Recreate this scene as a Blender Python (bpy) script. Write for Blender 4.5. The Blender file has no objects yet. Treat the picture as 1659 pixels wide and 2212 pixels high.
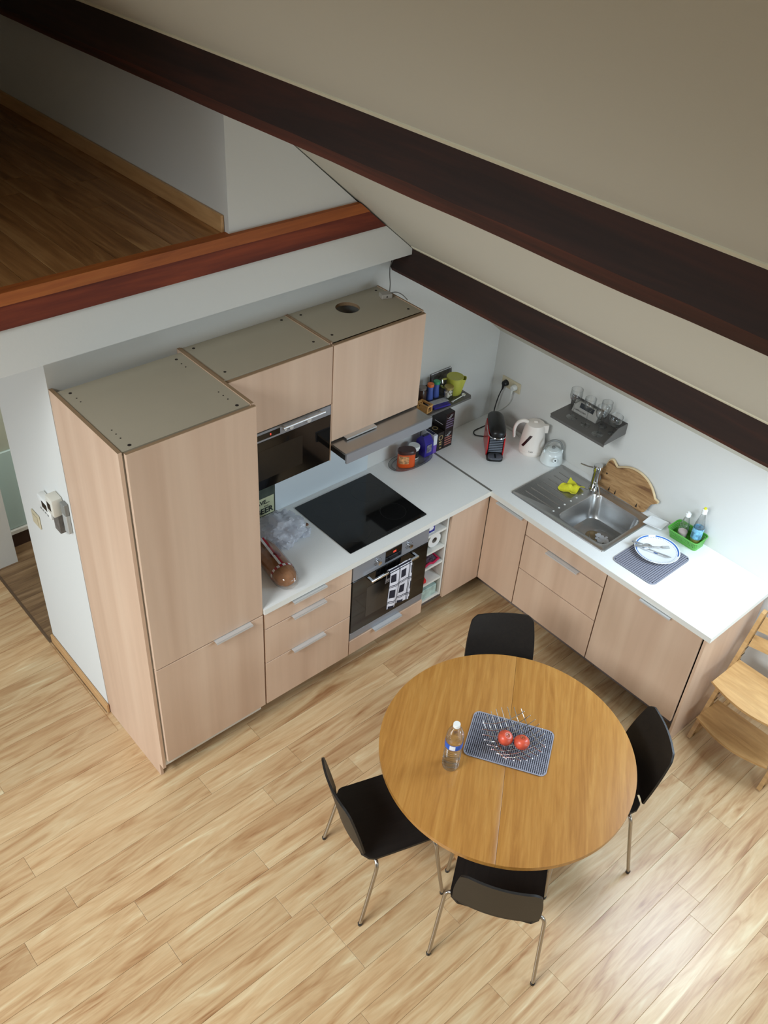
import bpy, bmesh, math, random
from mathutils import Vector, Matrix, Euler, noise
random.seed(7)
D = bpy.data
SC = bpy.context.scene
COL = SC.collection
PI = math.pi

# ------------------------------------------------------------------ camera, light, exposure
CAM = Vector((-4.1056, -3.3498, 4.1150))
yaw, pitch, roll = 0.805344, 0.667292, 0.074808
fw = Vector((math.cos(yaw)*math.cos(pitch), math.sin(yaw)*math.cos(pitch), -math.sin(pitch)))
rt = Vector((math.sin(yaw), -math.cos(yaw), 0)); up = rt.cross(fw)
r2 = math.cos(roll)*rt + math.sin(roll)*up; u2 = -math.sin(roll)*rt + math.cos(roll)*up
cd = D.cameras.new('camera'); cam = D.objects.new('camera', cd); COL.objects.link(cam)
cd.sensor_fit = 'VERTICAL'; cd.sensor_height = 36.0; cd.sensor_width = 27.0
cd.lens = 1993.35/2212*36.0; cd.clip_start = 0.05; cd.clip_end = 60
cam.matrix_world = Matrix(((r2.x, u2.x, -fw.x, CAM.x), (r2.y, u2.y, -fw.y, CAM.y), (r2.z, u2.z, -fw.z, CAM.z), (0, 0, 0, 1)))
SC.camera = cam
SC.view_settings.view_transform = 'Standard'; SC.view_settings.look = 'None'
SC.view_settings.gamma = 1.0; SC.view_settings.use_curve_mapping = False
SC.view_settings.exposure = 0.0

W = D.worlds.new('sky'); SC.world = W; W.use_nodes = True
W.node_tree.nodes['Background'].inputs[0].default_value = (0.75, 0.86, 1.0, 1)
W.node_tree.nodes['Background'].inputs[1].default_value = 1.0

def area(name, loc, normal, sx, sy, power, col, spread=180):
    l = D.lights.new(name, 'AREA'); l.shape = 'RECTANGLE'; l.size = sx; l.size_y = sy
    l.energy = power; l.color = col; l.spread = math.radians(spread)
    o = D.objects.new(name, l); COL.objects.link(o); o.location = loc
    o.rotation_euler = Vector(normal).to_track_quat('-Z', 'Y').to_euler()
    return o
SL = 0.835                                    # slope of the roof
area('skylight_daylight', (-0.44, -2.50, 1.475 + SL*0.44 + 0.05), (-0.50, 0.34, -0.80), 0.72, 0.72, 31, (0.66, 0.83, 1.0))
area('left_skylight_daylight', (-5.95, -1.9, 4.07), (0.641, 0, -0.768), 2.0, 1.1, 60, (0.88, 0.96, 1.0), 85)
area('glazed_door_daylight', (-6.56, 0.1, 1.15), (1, -0.1, -0.30), 1.7, 1.9, 30, (0.76, 0.89, 1.0), 120)
area('front_window_daylight', (-1.30, -4.28, 1.50), (0.05, 1, -0.22), 1.1, 0.95, 19, (0.74, 0.90, 1.0))
area('hall_fill', (-2.0, 1.0, 2.1), (-0.3, 0.5, -1), 0.4, 0.4, 9, (1.0, 0.95, 0.88))  # unseen fill light added to brighten the hall beyond the doorway

# ------------------------------------------------------------------ materials
def lin(c):
    c = c/255.0
    return c/12.92 if c <= 0.04045 else ((c+0.055)/1.055)**2.4
def S(r, g, b): return (lin(r), lin(g), lin(b), 1)
MATS = {}
def mat(name, col, rough=0.5, metal=0.0, spec=0.5, bump=0.0, bscale=80.0, var=0.0, vscale=6.0, aniso=None):
    if name in MATS: return MATS[name]
    m = D.materials.new(name); m.use_nodes = True; nt = m.node_tree; b = nt.nodes['Principled BSDF']
    b.inputs['Base Color'].default_value = col; b.inputs['Roughness'].default_value = rough
    b.inputs['Metallic'].default_value = metal; b.inputs['Specular IOR Level'].default_value = spec
    tc = nt.nodes.new('ShaderNodeTexCoord')
    if var > 0 or bump > 0:
        mp = nt.nodes.new('ShaderNodeMapping'); nt.links.new(tc.outputs['Object'], mp.inputs[0])
        if aniso: mp.inputs['Scale'].default_value = aniso
    if var > 0:
        n = nt.nodes.new('ShaderNodeTexNoise'); n.inputs['Scale'].default_value = vscale; n.inputs['Detail'].default_value = 5
        nt.links.new(mp.outputs[0], n.inputs['Vector'])
        r = nt.nodes.new('ShaderNodeValToRGB'); r.color_ramp.elements[0].position = 0.3; r.color_ramp.elements[1].position = 0.7
        r.color_ramp.elements[0].color = [max(0, c*(1-var)) for c in col[:3]]+[1]
        r.color_ramp.elements[1].color = [min(1, c*(1+var)) for c in col[:3]]+[1]
        nt.links.new(n.outputs[0], r.inputs[0]); nt.links.new(r.outputs[0], b.inputs['Base Color'])
    if bump > 0:
        n2 = nt.nodes.new('ShaderNodeTexNoise'); n2.inputs['Scale'].default_value = bscale
        nt.links.new(mp.outputs[0], n2.inputs['Vector'])
        bp = nt.nodes.new('ShaderNodeBump'); bp.inputs['Strength'].default_value = bump; bp.inputs['Distance'].default_value = 0.003
        nt.links.new(n2.outputs[0], bp.inputs['Height']); nt.links.new(bp.outputs[0], b.inputs['Normal'])
    MATS[name] = m; return m

def wood(name, stops, axis='X', fine=9.0, along=0.55, rough=0.4, distort=1.4, rnd=True, space='world', bumps=0.05, coat=0.0, fmix=0.35, detail=6, shift=0.0):
    """streaky wood: noise stretched along an axis; stops = [(pos, colour)]"""
    m = D.materials.new(name); m.use_nodes = True; nt = m.node_tree; b = nt.nodes['Principled BSDF']; L = nt.links
    b.inputs['Roughness'].default_value = rough
    if coat: b.inputs['Coat Weight'].default_value = coat; b.inputs['Coat Roughness'].default_value = 0.25
    if space == 'world':
        g = nt.nodes.new('ShaderNodeNewGeometry'); src = g.outputs['Position']
    else:
        g = nt.nodes.new('ShaderNodeTexCoord'); src = g.outputs['Object']
    mp = nt.nodes.new('ShaderNodeMapping'); L.new(src, mp.inputs[0])
    sc = {'X': (along, fine, fine), 'Y': (fine, along, fine), 'Z': (fine, fine, along)}[axis]
    mp.inputs['Scale'].default_value = sc
    if rnd:
        oi = nt.nodes.new('ShaderNodeObjectInfo'); mul = nt.nodes.new('ShaderNodeMath'); mul.operation = 'MULTIPLY'
        mul.inputs[1].default_value = 37.0; L.new(oi.outputs['Random'], mul.inputs[0])
        cx = nt.nodes.new('ShaderNodeCombineXYZ')
        for i in range(3): L.new(mul.outputs[0], cx.inputs[i])
        L.new(cx.outputs[0], mp.inputs['Location'])
    n = nt.nodes.new('ShaderNodeTexNoise'); n.inputs['Scale'].default_value = 1.0; n.inputs['Detail'].default_value = detail
    n.inputs['Roughness'].default_value = 0.62; n.inputs['Distortion'].default_value = distort
    L.new(mp.outputs[0], n.inputs['Vector'])
    r = nt.nodes.new('ShaderNodeValToRGB'); e = r.color_ramp.elements
    e[0].position, e[0].color = stops[0]; e[1].position, e[1].color = stops[-1]
    for p, c in stops[1:-1]:
        x = e.new(p); x.color = c
    if rnd and shift:
        m_a = nt.nodes.new('ShaderNodeMath'); m_a.operation = 'MULTIPLY_ADD'; m_a.inputs[1].default_value = shift; m_a.inputs[2].default_value = -shift/2; L.new(oi.outputs['Random'], m_a.inputs[0])
        m_b = nt.nodes.new('ShaderNodeMath'); m_b.operation = 'ADD'; L.new(n.outputs[0], m_b.inputs[0]); L.new(m_a.outputs[0], m_b.inputs[1]); L.new(m_b.outputs[0], r.inputs[0])
    else: L.new(n.outputs[0], r.inputs[0])
    mp2 = nt.nodes.new('ShaderNodeMapping'); L.new(src, mp2.inputs[0]); mp2.inputs['Scale'].default_value = [s*7 for s in sc]
    n2 = nt.nodes.new('ShaderNodeTexNoise'); n2.inputs['Scale'].default_value = 1.0; n2.inputs['Detail'].default_value = 3
    L.new(mp2.outputs[0], n2.inputs['Vector'])
    mx = nt.nodes.new('ShaderNodeMix'); mx.data_type = 'RGBA'; mx.blend_type = 'MULTIPLY'; mx.inputs[0].default_value = fmix
    r2_ = nt.nodes.new('ShaderNodeValToRGB'); r2_.color_ramp.elements[0].position = 0.35; r2_.color_ramp.elements[0].color = (0.62, 0.58, 0.52, 1)
    r2_.color_ramp.elements[1].position = 0.6; r2_.color_ramp.elements[1].color = (1, 1, 1, 1)
    L.new(n2.outputs[0], r2_.inputs[0]); L.new(r.outputs[0], mx.inputs[6]); L.new(r2_.outputs[0], mx.inputs[7])
    out = mx.outputs[2]
    if rnd:
        hs = nt.nodes.new('ShaderNodeHueSaturation'); mr = nt.nodes.new('ShaderNodeMapRange')
        mr.inputs['To Min'].default_value = 0.94; mr.inputs['To Max'].default_value = 1.06
        L.new(oi.outputs['Random'], mr.inputs['Value']); L.new(mr.outputs[0], hs.inputs['Value'])
        L.new(out, hs.inputs['Color']); out = hs.outputs[0]
    L.new(out, b.inputs['Base Color'])
    if bumps:
        bp = nt.nodes.new('ShaderNodeBump'); bp.inputs['Strength'].default_value = bumps; bp.inputs['Distance'].default_value = 0.002
        L.new(n2.outputs[0], bp.inputs['Height']); L.new(bp.outputs[0], b.inputs['Normal'])
    MATS[name] = m; return m

def thin_glass(name, tint=(1, 1, 1, 1), refl=0.35, rough=0.02, edge=0.6, opaque=0.0, ocol=(1, 1, 1, 1)):
    m = D.materials.new(name); m.use_nodes = True; nt = m.node_tree; nt.nodes.clear(); L = nt.links
    o = nt.nodes.new('ShaderNodeOutputMaterial'); t = nt.nodes.new('ShaderNodeBsdfTransparent'); t.inputs[0].default_value = tint
    g = nt.nodes.new('ShaderNodeBsdfGlossy'); g.inputs['Roughness'].default_value = rough
    lw = nt.nodes.new('ShaderNodeLayerWeight'); lw.inputs[0].default_value = 0.5
    pw = nt.nodes.new('ShaderNodeMath'); pw.operation = 'POWER'; pw.inputs[1].default_value = 1.9; L.new(lw.outputs['Facing'], pw.inputs[0])
    ml = nt.nodes.new('ShaderNodeMath'); ml.operation = 'MULTIPLY_ADD'; ml.inputs[1].default_value = refl*1.6; ml.inputs[2].default_value = 0.05; L.new(pw.outputs[0], ml.inputs[0])
    cr_ = nt.nodes.new('ShaderNodeMix'); cr_.data_type = 'RGBA'; cr_.inputs[6].default_value = tint; cr_.inputs[7].default_value = [c*edge for c in tint[:3]]+[1]
    L.new(pw.outputs[0], cr_.inputs[0]); L.new(cr_.outputs[2], t.inputs[0])
    mx = nt.nodes.new('ShaderNodeMixShader'); L.new(ml.outputs[0], mx.inputs[0]); L.new(t.outputs[0], mx.inputs[1]); L.new(g.outputs[0], mx.inputs[2])
    last = mx
    if opaque > 0:
        d = nt.nodes.new('ShaderNodeBsdfDiffuse'); d.inputs[0].default_value = ocol
        tr = nt.nodes.new('ShaderNodeBsdfTranslucent'); tr.inputs[0].default_value = ocol
        m1 = nt.nodes.new('ShaderNodeMixShader'); m1.inputs[0].default_value = 0.4; L.new(d.outputs[0], m1.inputs[1]); L.new(tr.outputs[0], m1.inputs[2])
        m2 = nt.nodes.new('ShaderNodeMixShader'); m2.inputs[0].default_value = opaque; L.new(mx.outputs[0], m2.inputs[1]); L.new(m1.outputs[0], m2.inputs[2]); last = m2
    L.new(last.outputs[0], o.inputs[0]); MATS[name] = m; return m

WALL = mat('wall_plaster', S(216, 215, 210), 0.85, spec=0.2, bump=0.15, bscale=60)
CEIL = mat('ceiling_plaster', S(206, 202, 188), 0.9, spec=0.15, bump=0.2, bscale=40)
HALLW = mat('hall_paint', S(190, 196, 182), 0.7)
FLOORM = wood('laminate_floor', [(0.26, S(158, 112, 74)), (0.36, S(184, 144, 102)), (0.50, S(202, 168, 126)), (0.62, S(210, 181, 140)), (0.76, S(224, 206, 168))],
              'X', fine=17.0, along=1.9, rough=0.33, distort=1.1, fmix=0.16, detail=3.0, shift=0.07)
LOFTM = wood('loft_laminate', [(0.30, S(120, 78, 42)), (0.5, S(160, 112, 66)), (0.70, S(190, 146, 96))], 'Y', fine=12, along=1.0, rough=0.42)
HALLF = wood('hall_laminate', [(0.30, S(96, 70, 48)), (0.5, S(134, 106, 76)), (0.70, S(164, 136, 104))], 'X', fine=9, along=1.0, rough=0.45)
BEAM = wood('dark_stained_beam', [(0.30, S(30, 16, 11)), (0.5, S(44, 24, 17)), (0.70, S(66, 32, 20))], 'Y', fine=7, along=0.5, rough=0.75, rnd=False, bumps=0.5)
BEAMR = wood('red_brown_beam_edge', [(0.30, S(44, 20, 13)), (0.5, S(70, 32, 20)), (0.70, S(92, 42, 26))], 'Y', fine=7, along=0.5, rough=0.75, rnd=False, bumps=0.5)
REDB = wood('red_brown_beam', [(0.30, S(80, 28, 12)), (0.5, S(112, 42, 18)), (0.70, S(140, 60, 26))], 'X', fine=8, along=0.6, rough=0.75, rnd=False, bumps=0.3)
NOSE = wood('orange_varnished_wood', [(0.30, S(144, 72, 22)), (0.5, S(166, 88, 32)), (0.70, S(186, 108, 44))], 'X', fine=10, along=0.6, rough=0.7, rnd=False)
BASEB = wood('beech_skirting', [(0.3, S(188, 142, 92)), (0.7, S(216, 174, 124))], 'Y', fine=8, along=0.8, rough=0.4, rnd=False)
VENZ = wood('birch_veneer', [(0.3, S(200, 168, 143)), (0.5, S(209, 178, 153)), (0.7, S(217, 188, 163))], 'Z', fine=6, along=0.3, rough=0.42, distort=0.3, bumps=0.01, fmix=0.08, detail=2)
EDGEM = mat('veneer_edge', S(152, 124, 94), 0.6)
CTOP = mat('melamine_top', S(176, 166, 146), 0.6, var=0.03, vscale=3)
WHITEM = mat('white_melamine', S(228, 226, 218), 0.45)
WTOP = mat('worktop_laminate', S(239, 239, 236), 0.4, var=0.03, vscale=260)
WEDGE = mat('worktop_edge', S(228, 226, 218), 0.45)
STRIP = mat('aluminium_strip', S(140, 140, 138), 0.4, 1.0)
STEEL = mat('brushed_steel', S(176, 175, 173), 0.27, 0.88, bump=0.06, bscale=40, aniso=(1, 12, 12))
STEELD = mat('grey_steel_shelf', S(112, 109, 106), 0.45, 0.5)
STEELP = mat('satin_steel_panel', S(148, 151, 158), 0.36, 0.35)
CHROME = mat('chrome', S(215, 215, 215), 0.08, 1.0)
SATIN = mat('satin_chrome_leg', S(178, 172, 164), 0.25, 1.0)
ALU = mat('aluminium_handle', S(208, 206, 204), 0.42, 0.35)
BLKG = mat('black_glass', S(10, 10, 11), 0.06)
BLK = mat('black_plastic', S(20, 19, 19), 0.35)
BLKP = wood('black_stained_plywood', [(0.3, S(15, 12, 11)), (0.7, S(30, 25, 22))], 'X', fine=40, along=4, rough=0.5, rnd=False, space='object')
HOLE = mat('drill_hole_dark', S(38, 28, 20), 0.9)
PLINTH = mat('grey_plinth', S(120, 106, 98), 0.6)
FLOORM.node_tree.nodes['Principled BSDF'].inputs['Specular IOR Level'].default_value = 0.6
TABLEW = wood('oak_table_veneer', [(0.28, S(160, 107, 48)), (0.5, S(175, 122, 58)), (0.72, S(187, 136, 70))], 'X', fine=16, along=1.3, rough=0.30, distort=2.0, fmix=0.22, rnd=False, space='object', bumps=0.03)
HCW = wood('beech_highchair', [(0.3, S(168, 126, 76)), (0.5, S(186, 144, 92)), (0.7, S(200, 160, 106))], 'Y', fine=9, along=1.4, rough=0.4, rnd=False, space='object')
BOARD = wood('chopping_board_wood', [(0.34, S(112, 74, 42)), (0.45, S(158, 118, 74)), (0.55, S(178, 138, 92)), (0.7, S(196, 158, 110))], 'Y', fine=13, along=2.2, rough=0.6, distort=2.6, rnd=False)
BARK = mat('pale_board_edge', S(214, 190, 150), 0.8, var=0.1, vscale=30)
PINE = mat('pine_wood', S(206, 156, 92), 0.5, var=0.08, vscale=20)
GREEN = mat('green_plastic', S(88, 168, 62), 0.35)
GREYR = mat('grey_rubber', S(150, 150, 162), 0.6)
GREYD = mat('dark_rubber', S(38, 38, 46), 0.7)
GLASS = thin_glass('clear_glass', (0.97, 0.98, 0.98, 1), 0.42, edge=0.35)
BAGM = thin_glass('thin_plastic_bag', (0.98, 0.98, 1, 1), 0.45, 0.10, 0.85, 0.62, S(235, 238, 245))
CELLO = thin_glass('cellophane', (0.99, 0.98, 0.97, 1), 0.30, 0.06, 0.9)
WATER = thin_glass('water_bottle_plastic', (0.97, 0.98, 0.99, 1), 0.50, 0.04, 0.7)
PORC = mat('white_porcelain', S(240, 242, 242), 0.15)
KETW = mat('cream_kettle_plastic', S(238, 228, 218), 0.22)
ENAM = mat('white_enamel', S(226, 232, 230), 0.14)
GREYP = mat('grey_plastic', S(128, 128, 124), 0.4)
REDP = mat('red_gloss_plastic', S(196, 34, 38), 0.22)
CREAM = mat('cream_socket_plastic', S(206, 194, 164), 0.4)
APPLE = mat('apple_skin', S(208, 84, 58), 0.35, var=0.38, vscale=26)
WHT = mat('white_plastic', S(236, 236, 232), 0.35)
PAPER = mat('white_paper', S(236, 234, 230), 0.9, bump=0.2, bscale=200)
LED = D.materials.new('red_led_digits'); LED.use_nodes = True
_b = LED.node_tree.nodes['Principled BSDF']; _b.inputs['Base Color'].default_value = (0.3, 0.01, 0.01, 1)
_b.inputs['Emission Color'].default_value = (1, 0.08, 0.04, 1); _b.inputs['Emission Strength'].default_value = 1.5

# ------------------------------------------------------------------ mesh helpers
ROOT = {}
def rloc(o):
    while o is not None:
        if o.name in ROOT: return ROOT[o.name]
        o = o.parent
    return Vector((0, 0, 0))
def obj(name, bm, m, parent=None, smooth=False, world=True, recalc=True, **props):
    """link a bmesh as one mesh object; world=True: the shape is in world coordinates"""
    if recalc: bmesh.ops.recalc_face_normals(bm, faces=bm.faces)
    me = D.meshes.new(name); bm.to_mesh(me); bm.free()
    for mm in (m if isinstance(m, (list, tuple)) else [m]): me.materials.append(mm)
    if smooth:
        me.shade_smooth()
        try: me.set_sharp_from_angle(angle=math.radians(38))
        except Exception: pass
    o = D.objects.new(name, me); COL.objects.link(o)
    if parent is not None:
        o.parent = parent
        if world: me.transform(Matrix.Translation(-rloc(parent)))
    elif world:
        xs = [v.co for v in me.vertices]
        if xs:
            c = Vector(((min(v.x for v in xs)+max(v.x for v in xs))/2, (min(v.y for v in xs)+max(v.y for v in xs))/2, min(v.z for v in xs)))
            me.transform(Matrix.Translation(-c)); o.location = c; ROOT[o.name] = c
    for k, v in props.items(): o[k] = v
    return o
def thing(name, label, cat, loc=(0, 0, 0), rz=0.0, group=None):
    o = D.objects.new(name, None); COL.objects.link(o); o.empty_display_size = 0.1
    o.location = loc; o.rotation_euler = (0, 0, rz); o['label'] = label; o['category'] = cat
    if group: o['group'] = group
    ROOT[o.name] = Vector(loc) if rz == 0 else Vector((0, 0, 0))
    return o
def tag(o, label, cat, group=None):
    o['label'] = label; o['category'] = cat
    if group: o['group'] = group
    return o
def struct(name, bm, m, parent=None, **k):
    o = obj(name, bm, m, parent, **k); o['kind'] = 'structure'; return o
def B(): return bmesh.new()
def box(bm, x0, x1, y0, y1, z0, z1, bev=0.0, M=None, seg=1):
    r = bmesh.ops.create_cube(bm, size=1.0); vs = r['verts']
    for v in vs:
        v.co = Vector(((x0+x1)/2+v.co.x*(x1-x0), (y0+y1)/2+v.co.y*(y1-y0), (z0+z1)/2+v.co.z*(z1-z0)))
    if bev > 0:
        es = list({e for v in vs for e in v.link_edges})
        q = bmesh.ops.bevel(bm, geom=es, offset=bev, segments=seg, affect='EDGES', profile=0.5)
        vs = list({v for f in q['faces'] for v in f.verts} | {v for v in vs if v.is_valid})
    if M is not None: bmesh.ops.transform(bm, matrix=M, verts=[v for v in vs if v.is_valid])
    return bm
def bb(*a, **k): return box(B(), *a, **k)
def lathe(bm, prof, n=24, c=(0, 0, 0), sx=1.0, sy=1.0, M=None, close=False):
    rings = []
    for r, z in prof:
        if r < 1e-5: rings.append([bm.verts.new((0, 0, z))])
        else: rings.append([bm.verts.new((r*sx*math.cos(2*PI*i/n), r*sy*math.sin(2*PI*i/n), z)) for i in range(n)])
    for a, b in zip(rings, rings[1:]):
        for i in range(n):
            j = (i+1) % n
            if len(a) == 1 and len(b) == 1: break
            if len(a) == 1: bm.faces.new((a[0], b[i], b[j]))
            elif len(b) == 1: bm.faces.new((a[i], a[j], b[0]))
            else: bm.faces.new((a[i], a[j], b[j], b[i]))
    T = Matrix.Translation(c) if M is None else M
    bmesh.ops.transform(bm, matrix=T, verts=[v for r in rings for v in r])
    return bm
def tube(bm, pts, r, n=8, cap=True, closed=False, r1=None):
    pts = [Vector(p) for p in pts]; rings = []
    N = len(pts); prev = None
    for i, p in enumerate(pts):
        a = pts[i-1] if (i > 0 or closed) else p; b = pts[(i+1) % N] if (i < N-1 or closed) else p
        t = (b-a).normalized()
        if prev is None:
            ref = Vector((0, 0, 1)) if abs(t.z) < 0.9 else Vector((1, 0, 0)); u = t.cross(ref).normalized()
        else:
            u = (prev-t*prev.dot(t)).normalized()
        prev = u; w = t.cross(u)
        rr = r if r1 is None else r+(r1-r)*i/(N-1)
        rings.append([bm.verts.new(p+rr*(math.cos(2*PI*k/n)*u+math.sin(2*PI*k/n)*w)) for k in range(n)])
    for i in range(N if closed else N-1):
        a = rings[i]; b = rings[(i+1) % N]
        for k in range(n): bm.faces.new((a[k], a[(k+1) % n], b[(k+1) % n], b[k]))
    if cap and not closed:
        bm.faces.new(rings[0]); bm.faces.new(list(reversed(rings[-1])))
    return bm
def smoothpath(pts, k=6):
    pts = [Vector(p) for p in pts]; out = []
    P = [pts[0]]+pts+[pts[-1]]
    for i in range(1, len(P)-2):
        for j in range(k):
            t = j/k; a, b, c, d = P[i-1], P[i], P[i+1], P[i+2]
            out.append(0.5*((2*b)+(-a+c)*t+(2*a-5*b+4*c-d)*t*t+(-a+3*b-3*c+d)*t**3))
    out.append(pts[-1]); return out
def rrect(x0, x1, y0, y1, r, n=6):
    o = []
    for cx, cy, a0 in ((x1-r, y1-r, 0), (x0+r, y1-r, 90), (x0+r, y0+r, 180), (x1-r, y0+r, 270)):
        for i in range(n+1):
            a = math.radians(a0+90*i/n); o.append((cx+r*math.cos(a), cy+r*math.sin(a)))
    return o
def prism(bm, pts, z0, z1, M=None, bev=0.0):
    a = [bm.verts.new((x, y, z0)) for x, y in pts]; b = [bm.verts.new((x, y, z1)) for x, y in pts]
    n = len(pts)
    f1 = bm.faces.new(list(reversed(a))); f2 = bm.faces.new(b)
    for i in range(n): bm.faces.new((a[i], a[(i+1) % n], b[(i+1) % n], b[i]))
    vs = a+b
    if bev > 0:
        q = bmesh.ops.bevel(bm, geom=list(f2.edges)+list(f1.edges), offset=bev, segments=2, affect='EDGES', profile=0.5)
        vs = list({v for f in q['faces'] for v in f.verts} | {v for v in vs if v.is_valid})
    if M is not None: bmesh.ops.transform(bm, matrix=M, verts=[v for v in vs if v.is_valid])
    return bm
def loft(bm, loops, cap0=True, cap1=True):
    R = [[bm.verts.new(p) for p in L_] for L_ in loops]; n = len(R[0])
    for a, b in zip(R, R[1:]):
        for i in range(n): bm.faces.new((a[i], a[(i+1) % n], b[(i+1) % n], b[i]))
    if cap0: bm.faces.new(list(reversed(R[0])))
    if cap1: bm.faces.new(R[-1])
    return R
def grid(bm, nu, nv, f):
    V = [[bm.verts.new(f(i/nu, j/nv)) for j in range(nv+1)] for i in range(nu+1)]
    F = []
    for i in range(nu):
        for j in range(nv): F.append(bm.faces.new((V[i][j], V[i+1][j], V[i+1][j+1], V[i][j+1])))
    return F
def thicken(bm, t):
    bmesh.ops.recalc_face_normals(bm, faces=bm.faces)
    bmesh.ops.solidify(bm, geom=list(bm.faces), thickness=t); return bm
def text(body, size, m, parent, mtx, name='lettering', extrude=0.0004, align='CENTER', bold=0.0):
    cu = D.curves.new(name, 'FONT'); cu.body = body; cu.size = size; cu.extrude = extrude; cu.align_x = align; cu.align_y = 'CENTER'; cu.offset = bold
    cu.resolution_u = 2
    t = D.objects.new('tmp', cu); COL.objects.link(t)
    dg = bpy.context.evaluated_depsgraph_get(); me = D.meshes.new_from_object(t.evaluated_get(dg)); D.objects.remove(t)
    me.transform(mtx); me.transform(Matrix.Translation(-rloc(parent))); me.materials.clear(); me.materials.append(m)
    o = D.objects.new(name, me); COL.objects.link(o); o.parent = parent; return o
def frame(o, xdir, ydir):
    x = Vector(xdir).normalized(); y = Vector(ydir).normalized(); z = x.cross(y)
    return Matrix(((x.x, y.x, z.x, o[0]), (x.y, y.y, z.y, o[1]), (x.z, y.z, z.z, o[2]), (0, 0, 0, 1)))

# ------------------------------------------------------------------ the room shell
YF = -0.15                                   # face of the loft edge
def cz(x): return 1.480 - SL*x               # roof underside
XR = -4.6; ZR = cz(XR)
# floor base under the planks
struct('floor', bb(-6.6, 0.15, -6.0, 3.4, -0.12, -0.004), FLOORM)
floor = D.objects['floor']
hall_floor = struct('floor', bb(-2.895, -1.3, 0.0, 3.2, -0.004, 0.0), HALLF)

# walls: wall_kitchen behind the cooker, its left return, wall_sink, others
bm = B()
def poly(bm, pts): return bm.faces.new([bm.verts.new(p) for p in pts])
def slabpoly(pts, n, t):
    """polygon pts extruded by vector n*t"""
    b_ = B(); a = [b_.verts.new(p) for p in pts]; c = [b_.verts.new(Vector(p)+Vector(n)*t) for p in pts]
    b_.faces.new(a); b_.faces.new(list(reversed(c))); k = len(pts)
    for i in range(k): b_.faces.new((a[i], a[(i+1) % k], c[(i+1) % k], c[i]))
    return b_
struct('wall_back', slabpoly([(-2.876, 0, 0), (0.15, 0, 0), (0.15, 0, cz(0.1)), (-0.96, 0, cz(-0.96)), (-0.96, 0, 2.40), (-2.876, 0, 2.40)], (0, 1, 0), 0.67), WALL)
struct('wall_right', bb(0.0, 0.15, -6.0, 0.0, 0, cz(0)), WALL)
for q in ([(0.15, 0), (-0.70, 0), (-0.70, cz(-0.70)), (0.15, cz(0.1))], [(-1.90, 0), (-6.6, 0), (-6.6, ZR-SL*2.0), (XR, ZR), (-1.90, cz(-1.90))], [(-0.70, 0), (-1.90, 0), (-1.90, 1.0), (-0.70, 1.0)], [(-0.70, 2.0), (-1.90, 2.0), (-1.90, cz(-1.90)), (-0.70, cz(-0.70))]):
    struct('wall_front', slabpoly([(x, -4.3, z) for x, z in q], (0, -1, 0), 0.15), WALL)
bm = B()
for a in ((-1.90, -0.70, 1.0, 1.05), (-1.90, -0.70, 1.95, 2.0), (-1.90, -1.85, 1.0, 2.0), (-0.75, -0.70, 1.0, 2.0), (-1.32, -1.28, 1.0, 2.0)): box(bm, a[0], a[1], -4.40, -4.35, a[2], a[3])
struct('window_3', bm, mat('white_plastic', S(236, 236, 232), 0.35))
struct('wall_loft_end', slabpoly([(0.15, 3.4, 0), (-6.6, 3.4, 0), (-6.6, 3.4, ZR-SL*2.0), (XR, 3.4, ZR), (0.15, 3.4, cz(0.1))], (0, 1, 0), 0.15), WALL)
# left wall with a glazed door and a high window
bm = B(); zl = ZR-SL*2.0
for y0, y1, z0, z1 in ((-4.4, -0.9, 0, zl), (1.05, 3.4, 0, zl), (-0.9, 1.05, 2.15, zl)):
    box(bm, -6.75, -6.6, y0, y1, z0, max(z1, z0+0.01))
struct('wall_left', bm, WALL)
for nm, y0, y1, z0, z1 in (('door_1', -0.9, 1.05, 0, 2.15),):
    bm = B(); w = 0.06; ym = (y0+y1)/2
    for a, b, c, d in ((y0, y1, z0, z0+w), (y0, y1, z1-w, z1), (y0, y0+w, z0, z1), (y1-w, y1, z0, z1), (ym-w/2, ym+w/2, z0, z1)):
        box(bm, -6.69, -6.63, a, b, c, d)
    struct(nm, bm, WHT)
# roof: right slope with a skylight opening, left slope, purlins
def slope_piece(bm, x0, x1, y0, y1):
    a = [(x0, y0, cz(x0)), (x1, y0, cz(x1)), (x1, y1, cz(x1)), (x0, y1, cz(x0))]
    n = Vector((0.641, 0, 0.768))*0.06
    lo = [bm.verts.new(p) for p in a]; hi = [bm.verts.new(Vector(p)+n) for p in a]
    bm.faces.new(lo); bm.faces.new(list(reversed(hi)))
    for i in range(4): bm.faces.new((lo[i], lo[(i+1) % 4], hi[(i+1) % 4], hi[i]))
bm = B(); hx0, hx1, hy0, hy1 = -0.85, -0.05, -2.88, -2.12
for q in ((XR, 0.2, hy1, 3.5), (XR, 0.2, -6.1, hy0), (XR, hx0, hy0, hy1), (hx1, 0.2, hy0, hy1)): slope_piece(bm, *q)
struct('ceiling', bm, CEIL)
bm = B()
fr = [(hx0, hy0), (hx1, hy0), (hx1, hy1), (hx0, hy1)]
for i in range(4):
    (xa, ya), (xb, yb) = fr[i], fr[(i+1) % 4]
    tube(bm, [(xa, ya, cz(xa)+0.03), (xb, yb, cz(xb)+0.03)], 0.025, 6)
struct('window_2', bm, WHT)
struct('ceiling', slabpoly([(XR, -6.1, ZR), (XR, 3.5, ZR), (-6.75, 3.5, ZR-SL*2.15), (-6.75, -6.1, ZR-SL*2.15)], (-0.641, 0, 0.768), 0.06), CEIL)

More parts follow.
